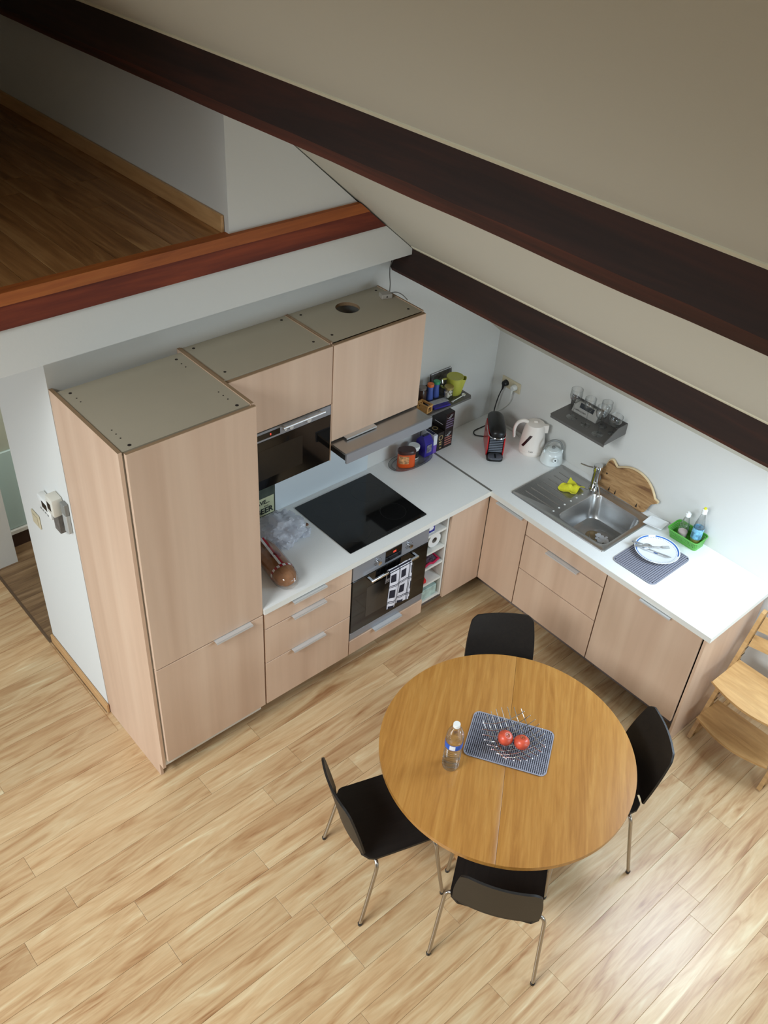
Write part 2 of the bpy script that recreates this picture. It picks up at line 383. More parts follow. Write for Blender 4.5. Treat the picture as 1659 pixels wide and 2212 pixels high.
bm = B(); czl = lambda x: ZR-SL*(XR-x)
fr = [(-6.4, -2.95), (-5.5, -2.95), (-5.5, -0.85), (-6.4, -0.85)]
for i in range(4):
    (xa, ya), (xb, yb) = fr[i], fr[(i+1) % 4]
    tube(bm, [(xa, ya, czl(xa)-0.02), (xb, yb, czl(xb)-0.02)], 0.03, 6)
struct('window_1', bm, WHT)

def purlin(x, z_top, h0, h1, y0, y1, wd, label, chamf):
    """beam along y against the roof; its front face hangs h below the roof line"""
    b_ = B(); N = 40; loops = []
    for i in range(N+1):
        t = i/N; y = y0+(y1-y0)*t; h = h0+(h1-h0)*t
        w1 = 0.006*noise.noise(Vector((y*1.7, 0, x))); w2 = 0.006*noise.noise(Vector((y*2.1, 5, x))); w3 = 0.004*noise.noise(Vector((y*9, 9, x)))
        loops.append([(x+w1*0.5, y, z_top+w3*0.4), (x+w1*0.3, y, z_top-h+chamf+w3), (x+chamf*0.55, y, z_top-h+w2), (x+wd, y, z_top-h+w2), (x+wd, y, cz(x+wd)+0.02), (x+0.04, y, cz(x+0.04)+0.02)])
    loft(b_, loops)
    for f in b_.faces:
        n = f.calc_center_median()
        if x-0.01 < n.x < x+chamf*0.5 and z_top-0.24 < n.z < z_top-0.09 and abs(n.z-(z_top-(h0+h1)/2+chamf/2)) < chamf*0.62 and len(f.verts) == 4: f.material_index = 1
    o = obj('roof_beam', b_, [BEAM, BEAMR], smooth=False); tag(o, label, 'beam'); return o
purlin(-2.262, cz(-2.262)-0.004, 0.185, 0.212, -4.29, 3.35, 0.12, 'thick dark stained roof beam running across the upper sloping ceiling', 0.05)
purlin(-0.972, cz(-0.972)-0.004, 0.174, 0.174, -4.29, -0.001, 0.10, 'thin dark stained roof beam just above the sink wall', 0.02)
# pale bead of filler where each beam meets the plaster
for x, ya, yb in ((-2.262, -4.29, 3.3), (-0.972, -4.29, -0.16)):
    bm = B(); box(bm, x-0.022, x+0.004, ya, yb, cz(x)-0.004, cz(x)+0.006)
    bmesh.ops.transform(bm, matrix=Matrix.Translation((x, 0, cz(x))) @ Matrix.Rotation(math.radians(39.8), 4, 'Y') @ Matrix.Translation((-x, 0, -cz(x))), verts=bm.verts)
    struct('trim_1' if x < -2 else 'trim_2', bm, mat('filler_bead', S(232, 226, 200), 0.85))

# loft: slab, plaster fascia, red beam, orange nosing, planks, knee wall
ZB, ZW, ZRB, ZL = 2.255, 2.448, 2.545, 2.590
struct('floor', slabpoly([(-6.6, YF+0.004, ZB), (cz_x := -(ZB-1.475)/SL, YF+0.004, ZB), (-(ZL-0.03-1.475)/SL, YF+0.004, ZL-0.03), (-6.6, YF+0.004, ZL-0.03)], (0, 1, 0), 3.5), WALL)
def fasc(z0, z1, y0, y1, off=0.0):
    x0 = -(z0-1.475)/SL-off; x1 = -(z1-1.475)/SL-off
    b_ = B(); lo = [(-6.6, y0, z0), (x0, y0, z0), (x1, y0, z1), (-6.6, y0, z1)]
    a = [b_.verts.new(p) for p in lo]; c = [b_.verts.new((p[0], y1, p[2])) for p in lo]
    b_.faces.new(a); b_.faces.new(list(reversed(c)))
    for i in range(4): b_.faces.new((a[i], a[(i+1) % 4], c[(i+1) % 4], c[i]))
    return b_
struct('wall_loft_fascia', fasc(ZB, ZW, YF, YF+0.004), WALL)
o = obj('loft_edge_beam', fasc(ZW, ZRB, YF-0.012, YF+0.003, 0.004), REDB); tag(o, 'red brown timber beam along the edge of the loft floor', 'beam')
o = obj('loft_nosing', fasc(ZRB, ZL+0.004, YF-0.022, YF+0.03, 0.004), NOSE); tag(o, 'orange varnished edge board on top of the loft beam', 'edge board')
KX = -2.05
struct('wall_loft_knee', slabpoly([(KX, YF+0.002, ZL-0.005), (KX, YF+0.002, cz(KX)), (-(ZL-1.475)/SL, YF+0.002, ZL-0.005)], (0, 1, 0), 3.5), WALL)
struct('baseboard_loft', bb(KX-0.016, KX-0.001, YF+0.032, 3.39, ZL, ZL+0.075, bev=0.003), BASEB)
# loft planks run along y
loft_floor = struct('floor', bb(-6.6, KX, YF+0.03, 3.4, ZL-0.03, ZL-0.004), LOFTM)
rng = random.Random(3)
pw = 0.125
for i in range(20):
    x1 = KX-0.001-i*pw; y = YF+0.031; first = True
    while y < 2.8:
        L_ = rng.uniform(0.3, 1.2) if first else 1.25
        y2 = min(y+L_, 2.85); first = False
        obj('plank', bb(x1-pw+0.0012, x1-0.0012, y+0.001, y2-0.001, ZL-0.004, ZL+rng.uniform(0, 0.0004), bev=0.0008), LOFTM, loft_floor)
        y = y2
# room floor planks along x
rng = random.Random(11)
pw = 0.131; cnt = 0
y = -3.95
rowi = 0
while y < 1.55:
    y1 = y+pw
    xe = -0.02 if y1 < -0.02 else -2.905
    if y1 >= -0.02 and y < -0.02: y1 = -0.02
    x = -4.55+rng.uniform(-0.9, 0.0)
    x = max(x, -5.4)
    while x < xe-0.05:
        x2 = min(x+1.28, xe)
        if x2-x > 0.02:
            obj('plank', bb(x+0.0006, x2-0.0006, y+0.0006, y1-0.0006, -0.004, rng.uniform(-0.0002, 0.0002), bev=0.0006), FLOORM, floor); cnt += 1
        x = x2
    y = y1; rowi += 1
# hall planks
rng = random.Random(5)
for j in range(11):
    y = 0.68+j*0.085; x = -2.895
    while x < -2.2:
        x2 = min(x+rng.uniform(0.3, 0.9), -2.2)
        obj('plank', bb(x+0.0006, x2-0.0006, y+0.0006, y+0.0844, 0.0, 0.004+rng.uniform(0, 0.0003), bev=0.0006), HALLF, hall_floor); x = x2
o = obj('threshold_strip', bb(-2.904, -2.890, 0.672, 1.44, 0.0, 0.006, bev=0.002), mat('threshold_brown', S(92, 72, 54), 0.5)); tag(o, 'dark wooden threshold strip across the hall doorway', 'threshold')
struct('baseboard_left', bb(-2.892, -2.877, -0.012, 0.672, 0.0005, 0.062, bev=0.003), BASEB)
# hall beyond the doorway
struct('wall_hall_left', bb(-2.876, -2.745, 1.46, 3.3, 0.0, 2.40), WALL)
struct('wall_hall', bb(-2.745, -1.3, 1.62, 1.70, 0.0, 2.25), HALLW)
struct('wall_hall_right', bb(-1.3, -1.2, 0.67, 1.7, 0.0, 2.25), HALLW)
struct('baseboard_hall', bb(-2.744, -1.31, 1.606, 1.619, 0.005, 0.115), mat('dark_skirting', S(66, 44, 34), 0.6))
struct('trim_3', bb(-2.744, -1.31, 1.590, 1.619, 0.1155, 0.150, bev=0.004), WHT)
struct('trim_5', bb(-2.742, -1.31, 1.603, 1.6195, 0.152, 0.742, bev=0.004), mat('pale_blue_panel', S(196, 222, 222), 0.3))
struct('baseboard_hall_left', bb(-2.892, -2.877, 1.46, 3.3, 0.0005, 0.062, bev=0.003), BASEB)
struct('baseboard_right', bb(-0.016, -0.001, -4.29, -2.14, 0.0005, 0.062, bev=0.003), BASEB)

# ------------------------------------------------------------------ kitchen: helpers
def door_y(root, x0, x1, z0, z1, yf, name='door', th=0.018, m=None):
    return obj(name, bb(x0+0.0015, x1-0.0015, yf, yf+th, z0+0.0015, z1-0.0015, bev=0.0012), m or VENZ, root)
def door_x(root, y0, y1, z0, z1, xf, name='door', th=0.018):
    return obj(name, bb(xf, xf+th, y0+0.0015, y1-0.0015, z0+0.0015, z1-0.0015, bev=0.0012), VENZ, root)
def edge_handle_y(d, x0, x1, yf, z, m=None):
    bm = B(); box(bm, x0, x1, yf-0.026, yf+0.006, z-0.0005, z+0.002); box(bm, x0, x1, yf-0.028, yf-0.025, z-0.007, z+0.002)
    return obj('handle', bm, m or ALU, d)
def edge_handle_x(d, y0, y1, xf, z):
    bm = B(); box(bm, xf-0.026, xf+0.006, y0, y1, z-0.0005, z+0.002); box(bm, xf-0.028, xf-0.025, y0, y1, z-0.007, z+0.002)
    return obj('handle', bm, ALU, d)
def holes(root, pts, z, r=0.007):
    for i, (x, y, rr) in enumerate(pts):
        bm = B(); lathe(bm, [(0, z+0.0006), (rr, z+0.0006), (rr, z-0.0002)], 12, (x, y, 0)); obj('drill_hole', bm, HOLE, root)

# tall cabinet ------------------------------------------------------
HT = 2.055
t = thing('tall_cabinet', 'tall birch veneer fridge cabinet with two doors, left end of the kitchen', 'cabinet', (-2.565, -0.3, 0.0))
bm = B()
prism(bm, [(0, 0), (0.545, 0), (0.545, 0.095), (0.584, 0.095), (0.584, HT), (0, HT)], 0, 0.016,
      M=Matrix(((0, 0, 1, -2.874), (-1, 0, 0, -0.002), (0, 1, 0, 0), (0, 0, 0, 1))))
obj('side_panel', bm, VENZ, t)
obj('side_edge', bb(-2.874, -2.858, -0.584, -0.002, HT, HT+0.001), EDGEM, t)
obj('carcass', bb(-2.857, -2.262, -0.578, -0.035, 0.10, HT-0.019), WHITEM, t)
obj('side_panel', bb(-2.262, -2.246, -0.582, -0.002, 0.152, HT), VENZ, t)
obj('side_edge', bb(-2.262, -2.246, -0.582, -0.002, HT, HT+0.001), EDGEM, t)
tp = obj('top_panel', bb(-2.857, -2.2625, -0.578, -0.035, HT-0.018, HT-0.004), CTOP, t)
hp = [(-2.813, -0.074, .007), (-2.806, -0.552, .008), (-2.311, -0.079, .007), (-2.310, -0.553, .008)]
for a in (-0.125, -0.16, -0.42, -0.455, -0.49): hp += [(-2.810, a, .0035), (-2.313, a, .0035)]
holes(tp, hp, HT-0.004)
d1 = door_y(t, -2.852, -2.247, 0.833, HT-0.004, -0.604)
obj('door_edge', bb(-2.850, -2.249, -0.602, -0.588, HT-0.0052, HT-0.0035), EDGEM, d1)
d2 = door_y(t, -2.852, -2.247, 0.150, 0.830, -0.604)
edge_handle_y(d2, -2.535, -2.325, -0.604, 0.830)
obj('plinth', bb(-2.857, -2.262, -0.460, -0.445, 0.001, 0.148), PLINTH, t)

# wall cabinets -----------------------------------------------------
def wall_cab(x0, x1, z0, label, hole=None):
    t = thing('wall_cabinet', label, 'cabinet', ((x0+x1)/2, -0.18, z0), 0, 'birch veneer wall cabinets')
    bm = B()
    if hole:
        hz = HT-0.006; hx, hy, hr = hole
        # top board with a round hole
        outer = [bm.verts.new((x, y, hz)) for x, y in ((x0+0.008, -0.352), (x1-0.008, -0.352), (x1-0.008, -0.002), (x0+0.008, -0.002))]
        inner = [bm.verts.new((hx+hr*math.cos(a*PI/16), hy+hr*math.sin(a*PI/16), hz)) for a in range(32)]
        es = [bm.edges.new((outer[i], outer[(i+1) % 4])) for i in range(4)]+[bm.edges.new((inner[i], inner[(i+1) % 32])) for i in range(32)]
        bmesh.ops.triangle_fill(bm, edges=es, use_beauty=True)
        lo = [bm.verts.new((v.co.x, v.co.y, hz-0.018)) for v in inner]
        for i in range(32): bm.faces.new((inner[i], inner[(i+1) % 32], lo[(i+1) % 32], lo[i]))
        tp = obj('top_panel', bm, CTOP, t)
        obj('hole_rim', lathe(B(), [(hr-0.0005, hz-0.018), (hr-0.0005, hz-0.001)], 32, (hx, hy, 0)), EDGEM, tp)
    else:
        tp = obj('top_panel', box(bm, x0+0.008, x1-0.008, -0.352, -0.002, HT-0.016, HT-0.006), CTOP, t)
    bm = B(); box(bm, x0+0.0085, x1-0.0085, -0.352, -0.002, z0+0.001, z0+0.018); box(bm, x0+0.0085, x1-0.0085, -0.012, -0.002, z0, HT-0.02)
    obj('carcass', bm, WHITEM, t)
    for xa, xb in ((x0+0.001, x0+0.008), (x1-0.008, x1-0.001)):
        obj('side_panel', bb(xa, xb, -0.353, -0.002, z0, HT-0.003), VENZ, t)
        obj('side_edge', bb(xa, xb, -0.353, -0.002, HT-0.003, HT-0.0022), EDGEM, t)
    dz1 = HT-0.010
    d = door_y(t, x0, x1, z0, dz1, -0.374)
    obj('door_edge', bb(x0+0.003, x1-0.003, -0.372, -0.354, dz1-0.0014, dz1-0.0002), EDGEM, d)
    return t, tp, d
t1, tp, d = wall_cab(-2.246, -1.652, 1.728, 'lower-hung birch wall cabinet door over the built-in microwave')
holes(tp, [(-2.193, -0.032, .007), (-2.196, -0.291, .007), (-1.700, -0.032, .007), (-1.708, -0.294, .007)], HT-0.006)
t2, tp, d = wall_cab(-1.650, -1.054, 1.505, 'birch wall cabinet with round duct hole above the hood', (-1.348, -0.108, 0.062))
holes(tp, [(-1.590, -0.041, .007), (-1.594, -0.290, .007), (-1.100, -0.038, .007), (-1.105, -0.293, .007)], HT-0.006)
edge_handle_y(d, -1.57, -1.37, -0.374, 1.507)
# microwave
t = thing('microwave', 'built-in black glass microwave with steel control strip', 'microwave', (-1.95, -0.2, 1.392))
obj('body', bb(-2.244, -1.655, -0.352, -0.004, 1.394, 1.724), BLK, t)
st = obj('control_strip', bb(-2.240, -1.658, -0.376, -0.352, 1.672, 1.725, bev=0.002), STEELP, t)
for x, r in ((-2.20, .004), (-2.165, .011), (-2.13, .005), (-1.94, .006), (-1.905, .011), (-1.80, .013), (-1.775, .013)):
    if x in (-1.775,): continue
    bm = B(); lathe(bm, [(0, 0.012), (r, 0.012), (r, 0)], 16, M=frame((x, -0.376, 1.698), (1, 0, 0), (0, 0, 1))); obj('knob', bm, ALU, st, smooth=True)
dp = obj('display', bb(-2.105, -1.965, -0.3772, -0.375, 1.684, 1.714), BLKG, st)
text('0', 0.016, LED, dp, frame((-2.02, -0.3776, 1.699), (1, 0, 0), (0, 0, 1)), 'digit')
obj('glass_door', bb(-2.240, -1.658, -0.374, -0.353, 1.394, 1.671, bev=0.002), BLKG, t)
obj('door_window', bb(-2.14, -1.83, -0.3745, -0.3735, 1.45, 1.62), mat('dark_window', S(22, 20, 18), 0.2), t)
bm = B(); tube(bm, [(-1.965, -0.402, 1.722), (-1.715, -0.402, 1.722)], 0.006, 8)
for x in (-1.95, -1.73): tube(bm, [(x, -0.402, 1.722), (x, -0.374, 1.715)], 0.004, 6)
obj('handle', bm, ALU, t)
obj('side_panel', bb(-1.656, -1.651, -0.374, -0.002, 1.392, 1.728), VENZ, t)
# hood
t = thing('extractor_hood', 'pulled-out brushed steel slide hood below the right wall cabinet', 'extractor hood', (-1.36, -0.25, 1.42))
obj('housing', bb(-1.640, -1.064, -0.34, -0.004, 1.448, 1.503), mat('hood_housing', S(150, 150, 150), 0.4, 0.6), t)
obj('slide_tray', bb(-1.650, -1.068, -0.490, -0.12, 1.484, 1.496, bev=0.001), STEEL, t)
obj('front_lip', bb(-1.652, -1.064, -0.502, -0.488, 1.440, 1.497, bev=0.002), STEELP, t)
obj('side_rail', bb(-1.648, -1.636, -0.488, -0.10, 1.452, 1.483), BLK, t)
obj('side_rail', bb(-1.082, -1.070, -0.488, -0.10, 1.452, 1.483), BLK, t)
bm = B()
for i in range(2): box(bm, -1.63+i*0.278, -1.36+i*0.278, -0.475, -0.12, 1.470, 1.480)
obj('filter', bm, mat('alu_filter', S(190, 190, 190), 0.4, 0.8), t)

# base units along the back wall --------------------------------------------
t = thing('drawer_cabinet', 'birch base cabinet with three drawers left of the oven', 'cabinet', (-1.955, -0.3, 0.0))
obj('carcass', bb(-2.243, -1.668, -0.580, -0.004, 0.15, 0.834), WHITEM, t)
obj('plinth', bb(-2.243, -1.668, -0.460, -0.445, 0.001, 0.149), PLINTH, t)
for z0, z1, hh in ((0.150, 0.468, True), (0.470, 0.716, True), (0.719, 0.826, True)):
    d = door_y(t, -2.240, -1.668, z0, z1, -0.604, 'drawer_front')
    edge_handle_y(d, -2.072, -1.858, -0.604, z1)
t = thing('oven_cabinet', 'birch base cabinet around the oven with a low drawer', 'cabinet', (-1.38, -0.3, 0.0))
bm = B(); box(bm, -1.665, -1.653, -0.580, -0.004, 0.15, 0.834); box(bm, -1.106, -1.094, -0.580, -0.004, 0.15, 0.834); box(bm, -1.653, -1.106, -0.58, -0.004, 0.15, 0.262)
obj('carcass', bm, WHITEM, t)
obj('plinth', bb(-1.665, -1.094, -0.460, -0.445, 0.001, 0.149), PLINTH, t)
d = door_y(t, -1.664, -1.092, 0.150, 0.262, -0.604, 'drawer_front'); edge_handle_y(d, -1.492, -1.280, -0.604, 0.262)
t = thing('oven', 'built-in steel and black glass oven below the hob', 'oven', (-1.38, -0.3, 0.264))
obj('body', bb(-1.652, -1.107, -0.582, -0.03, 0.264, 0.828), BLK, t)
obj('lower_trim', bb(-1.660, -1.096, -0.600, -0.583, 0.265, 0.318, bev=0.002), STEELP, t)
obj('glass_door', bb(-1.660, -1.096, -0.604, -0.583, 0.320, 0.716, bev=0.002), BLKG, t)
obj('door_window', bb(-1.555, -1.20, -0.6048, -0.6038, 0.395, 0.62), mat('oven_window', S(52, 48, 44), 0.25), t)
cp = obj('control_panel', bb(-1.660, -1.096, -0.602, -0.583, 0.718, 0.828, bev=0.002), STEELP, t)
for x in (-1.484, -1.252):
    bm = B(); lathe(bm, [(0, 0.022), (0.013, 0.021), (0.016, 0.0)], 20, M=frame((x, -0.602, 0.776), (1, 0, 0), (0, 0, 1)))
    k = obj('knob', bm, CHROME, cp, smooth=True)
    bm = B()
    for a in range(8):
        an = a*PI/4+0.2; bx = x+0.026*math.cos(an); bz = 0.776+0.026*math.sin(an); box(bm, bx-0.0018, bx+0.0018, -0.6026, -0.6018, bz-0.0018, bz+0.0018)
    obj('scale_marks', bm, BLK, cp)
dp = obj('display', bb(-1.428, -1.308, -0.6032, -0.6015, 0.736, 0.815), BLKG, cp)
text('44', 0.024, LED, dp, frame((-1.362, -0.6036, 0.787), (1, 0, 0), (0, 0, 1)), 'digits')
bm = B(); box(bm, -1.565, -1.212, -0.654, -0.640, 0.694, 0.710, bev=0.003)
for x in (-1.556, -1.221): box(bm, x-0.007, x+0.007, -0.642, -0.603, 0.696, 0.708)
obj('handle', bm, CHROME, t)
# towel hanging over the oven handle
tw = D.materials.new('checked_tea_towel'); tw.use_nodes = True; nt = tw.node_tree; b_ = nt.nodes['Principled BSDF']; b_.inputs['Roughness'].default_value = 0.95
uv = nt.nodes.new('ShaderNodeUVMap'); sp = nt.nodes.new('ShaderNodeSeparateXYZ'); nt.links.new(uv.outputs[0], sp.inputs[0])
def stripe(src, freq, lo, hi, ph=0.0):
    m1 = nt.nodes.new('ShaderNodeMath'); m1.operation = 'MULTIPLY_ADD'; m1.inputs[1].default_value = freq; m1.inputs[2].default_value = ph; nt.links.new(src, m1.inputs[0])
    fr_ = nt.nodes.new('ShaderNodeMath'); fr_.operation = 'FRACT'; nt.links.new(m1.outputs[0], fr_.inputs[0])
    g1 = nt.nodes.new('ShaderNodeMath'); g1.operation = 'GREATER_THAN'; g1.inputs[1].default_value = lo; nt.links.new(fr_.outputs[0], g1.inputs[0])
    g2 = nt.nodes.new('ShaderNodeMath'); g2.operation = 'LESS_THAN'; g2.inputs[1].default_value = hi; nt.links.new(fr_.outputs[0], g2.inputs[0])
    mm = nt.nodes.new('ShaderNodeMath'); mm.operation = 'MULTIPLY'; nt.links.new(g1.outputs[0], mm.inputs[0]); nt.links.new(g2.outputs[0], mm.inputs[1]); return mm.outputs[0]
def comb(a, b, op):
    mm = nt.nodes.new('ShaderNodeMath'); mm.operation = op; nt.links.new(a, mm.inputs[0]); nt.links.new(b, mm.inputs[1]); return mm.outputs[0]
sq = comb(stripe(sp.outputs[0], 2.2, 0.28, 0.78, 0.15), stripe(sp.outputs[1], 3.4, 0.25, 0.75), 'MULTIPLY')
ln = comb(stripe(sp.outputs[0], 2.2, 0.0, 0.05, 0.10), stripe(sp.outputs[0], 2.2, 0.09, 0.13, 0.10), 'MAXIMUM')
ln2 = comb(stripe(sp.outputs[1], 3.4, 0.0, 0.05, 0.05), stripe(sp.outputs[1], 3.4, 0.09, 0.13, 0.05), 'MAXIMUM')
fac = comb(comb(ln, ln2, 'MAXIMUM'), sq, 'MAXIMUM')
mx = nt.nodes.new('ShaderNodeMix'); mx.data_type = 'RGBA'; mx.inputs[6].default_value = S(226, 224, 232); mx.inputs[7].default_value = S(34, 32, 46)
nt.links.new(fac, mx.inputs[0]); nt.links.new(mx.outputs[2], b_.inputs['Base Color'])
bm = B(); uvl = bm.loops.layers.uv.new('UVMap')
def towel(u, v):
    x = -1.448+0.165*u+0.012*(v-0.5)*0; L_ = 0.262+0.115
    s = v*L_
    wav = 0.006*math.sin(u*9+v*3)+0.004*math.sin(u*17)
    if s < 0.095: y = -0.633; z = 0.705-0.095+s; y += 0.3*wav
    elif s < 0.115:
        a = (s-0.095)/0.020*PI; y = -0.647+0.0135*math.cos(a); z = 0.7045+0.011*math.sin(a)
    else:
        q = (s-0.115)/0.262; y = -0.6608-0.010*q+wav*q; z = 0.7045-(s-0.115)
    return Vector((x+0.01*math.sin(v*4), y, z))
for F in grid(bm, 22, 44, towel): pass
bm.verts.ensure_lookup_table()
vid = {v: (i//45/22.0, (i % 45)/44.0) for i, v in enumerate(bm.verts)}
for f in bm.faces:
    for l in f.loops: l[uvl].uv = vid[l.vert]
tag(obj('tea_towel', thicken(bm, 0.0016), tw, smooth=True), 'black and white checked tea towel hanging over the oven handle', 'towel')

t = thing('open_shelf_unit', 'narrow white open shelf unit between the oven and the corner', 'shelf unit', (-1.0, -0.3, 0.0))
for xa, xb in ((-1.090, -1.078), (-0.928, -0.914)): obj('side_panel', bb(xa, xb, -0.582, -0.004, 0.19, 0.834), WHITEM, t)
for z in (0.199, 0.337, 0.466, 0.586, 0.723): obj('shelf', bb(-1.0775, -0.9285, -0.580, -0.004, z-0.008, z+0.008), WHITEM, t)
obj('back_panel', bb(-1.0775, -0.9285, -0.0145, -0.005, 0.208, 0.832), WHITEM, t)
obj('plinth', bb(-1.090, -0.60, -0.460, -0.445, 0.001, 0.170), PLINTH, t)
# things on the open shelves
def shz(z): return z+0.0085
def smallbox(name, label, cat, x0, x1, y0, y1, z0, z1, m, group=None, bev=0.002):
    o = obj(name, bb(x0, x1, y0, y1, z0, z1, bev=bev), m); tag(o, label, cat, group); return o
NAVY = mat('navy_print', S(34, 36, 140), 0.4); WPR = mat('white_print', S(236, 236, 240), 0.5); MAG = mat('crimson_trim', S(190, 26, 72), 0.7)
YEL = mat('yellow_print', S(206, 190, 60), 0.5); REDM = mat('bright_red', S(214, 38, 44), 0.5)
for x0, dy, lab, stripe_m in ((-1.076, 0.0, 'blue and white tea carton, left of two on the top shelf', NAVY), (-1.006, 0.05, 'red, yellow and blue tea carton, right of two on top shelf', REDM)):
    z0 = shz(0.723); t = thing('tea_carton', lab, 'carton', (x0+0.032, -0.50+dy, z0), 0, 'tea cartons on the top open shelf')
    obj('box', bb(x0, x0+0.064, -0.565+dy, -0.42+dy, z0, z0+0.066, bev=0.002), WPR if stripe_m is NAVY else YEL, t)
    f = obj('front_print', bb(x0+0.002, x0+0.062, -0.5662+dy, -0.5645+dy, z0+0.006, z0+0.060), NAVY, t)
    lathe_bm = B(); lathe(lathe_bm, [(0, 0.0006), (0.021, 0.0006), (0.021, 0)], 20, sy=0.6, M=frame((x0+0.032, -0.5662+dy, z0+0.035), (1, 0, 0), (0, 0, 1)))
    obj('logo_oval', lathe_bm, WPR, f)
    obj('side_print', bb(x0+0.004, x0+0.060, -0.55+dy, -0.43+dy, z0+0.066, z0+0.0668), stripe_m, t)
t = thing('paper_roll', 'roll of white kitchen paper lying on the second open shelf', 'paper roll', (-1.0, -0.42, shz(0.586)))
bm = B(); R_ = 0.050
prof = [(0.020, -0.115), (R_, -0.115), (R_, 0.115), (0.020, 0.115), (0.020, -0.115)]
lathe(bm, prof, 28, M=Matrix.Translation((-0.992, -0.440, shz(0.586)+R_+0.001)) @ Matrix.Rotation(math.radians(90), 4, 'X'))
obj('paper', bm, PAPER, t, smooth=True)
bm = B(); lathe(bm, [(0.0195, -0.114), (0.0195, 0.114), (0.0182, 0.114), (0.0182, -0.114), (0.0195, -0.114)], 20, M=Matrix.Translation((-0.992, -0.440, shz(0.586)+R_+0.001)) @ Matrix.Rotation(math.radians(90), 4, 'X'))
obj('core', bm, mat('cardboard', S(150, 140, 128), 0.9), t, smooth=True)
# oven cloth folded on third shelf
t = thing('oven_cloth', 'folded dark patterned oven cloth with a crimson border', 'cloth', (-1.01, -0.45, shz(0.466)))
z0 = shz(0.466)
bm = B(); grid(bm, 10, 10, lambda u, v: Vector((-1.074+0.115*u, -0.575+0.22*v, z0+0.012+0.030*u*v+0.012*math.sin(u*5+v*3)**2+0.02*v)))
PAT = mat('patterned_cloth', S(96, 80, 90), 0.95, var=0.85, vscale=110)
obj('cloth', thicken(bm, 0.006), PAT, t, smooth=True)
edge = [(-1.074+0.115*u, -0.575+0.22*v, z0+0.015+0.030*u*v+0.012*math.sin(u*5+v*3)**2+0.02*v) for u, v in [(i/8, 0) for i in range(9)]+[(1, i/8) for i in range(1, 9)]]
obj('border', tube(B(), edge, 0.0075, 8), MAG, t, smooth=True)
# red handled thing
t = thing('red_tongs', 'red plastic handled kitchen tool lying on the fourth shelf', 'kitchen tool', (-1.02, -0.48, shz(0.337)))
z0 = shz(0.337)
obj('body', prism(B(), [(-1.074, -0.572), (-1.045, -0.575), (-1.02, -0.50), (-1.035, -0.47), (-1.074, -0.50)], z0+0.0005, z0+0.03, bev=0.006), REDM, t, smooth=True)
lp = smoothpath([(-1.045, -0.55, z0+0.014), (-1.01, -0.50, z0+0.03), (-0.975, -0.42, z0+0.05), (-0.975, -0.38, z0+0.056), (-1.0, -0.385, z0+0.054), (-1.03, -0.46, z0+0.04), (-1.05, -0.52, z0+0.02)], 5)
obj('handle', tube(B(), lp, 0.007, 8), REDM, t, smooth=True)
t = thing('tissue_box', 'pale green printed tissue box on the lowest open shelf', 'tissue box', (-1.01, -0.45, shz(0.199)))
z0 = shz(0.199)
obj('box', bb(-1.072, -0.945, -0.572, -0.33, z0+0.0003, z0+0.078, bev=0.003), mat('pale_green_print', S(176, 200, 192), 0.5, var=0.25, vscale=30), t)
obj('opening', bb(-1.03, -0.985, -0.50, -0.40, z0+0.0775, z0+0.0788), BLK, t)
bm = B(); grid(bm, 6, 6, lambda u, v: Vector((-1.025+0.035*u, -0.44+0.05*v, z0+0.079+0.025*math.sin(u*PI)*math.sin(v*PI)*(0.6+0.5*math.sin(v*9)))))
obj('tissue', thicken(bm, 0.001), PAPER, t, smooth=True)

t = thing('corner_cabinet', 'birch corner base cabinet with a door and a filler panel', 'cabinet', (-0.45, -0.6, 0.0))
obj('filler_panel', bb(-0.912, -0.6005, -0.600, -0.582, 0.170, 0.834, bev=0.0012), VENZ, t)
obj('carcass', bb(-0.580, -0.004, -0.900, -0.004, 0.17, 0.70), WHITEM, t)
d = door_x(t, -0.900, -0.602, 0.170, 0.829, -0.600); edge_handle_x(d, -0.877, -0.675, -0.600, 0.829)
obj('plinth', bb(-0.460, -0.445, -0.90, -0.500, 0.001, 0.169), PLINTH, t)
t = thing('sink_cabinet', 'birch base cabinet with three drawer fronts under the sink', 'cabinet', (-0.3, -1.19, 0.0))
obj('carcass', bb(-0.580, -0.004, -1.480, -0.904, 0.17, 0.60), WHITEM, t)
obj('plinth', bb(-0.460, -0.445, -1.480, -0.904, 0.001, 0.169), PLINTH, t)
door_x(t, -1.480, -0.904, 0.724, 0.829, -0.600, 'drawer_front')
d = door_x(t, -1.480, -0.904, 0.468, 0.720, -0.600, 'drawer_front'); edge_handle_x(d, -1.311, -1.083, -0.600, 0.720)
door_x(t, -1.480, -0.904, 0.170, 0.465, -0.600, 'drawer_front')
t = thing('dishwasher', 'dishwasher behind a plain birch front at the right end', 'dishwasher', (-0.3, -1.78, 0.0))
obj('body', bb(-0.578, -0.004, -2.070, -1.488, 0.172, 0.832), BLK, t)
d = door_x(t, -2.085, -1.484, 0.170, 0.829, -0.600); edge_handle_x(d, -1.902, -1.712, -0.600, 0.829)
obj('plinth', bb(-0.460, -0.445, -2.072, -1.484, 0.001, 0.169), PLINTH, t)
o = obj('end_panel', bb(-0.584, -0.002, -2.106, -2.090, 0.0005, 0.834, bev=0.001), VENZ); tag(o, 'birch end panel closing the right end of the units', 'panel')

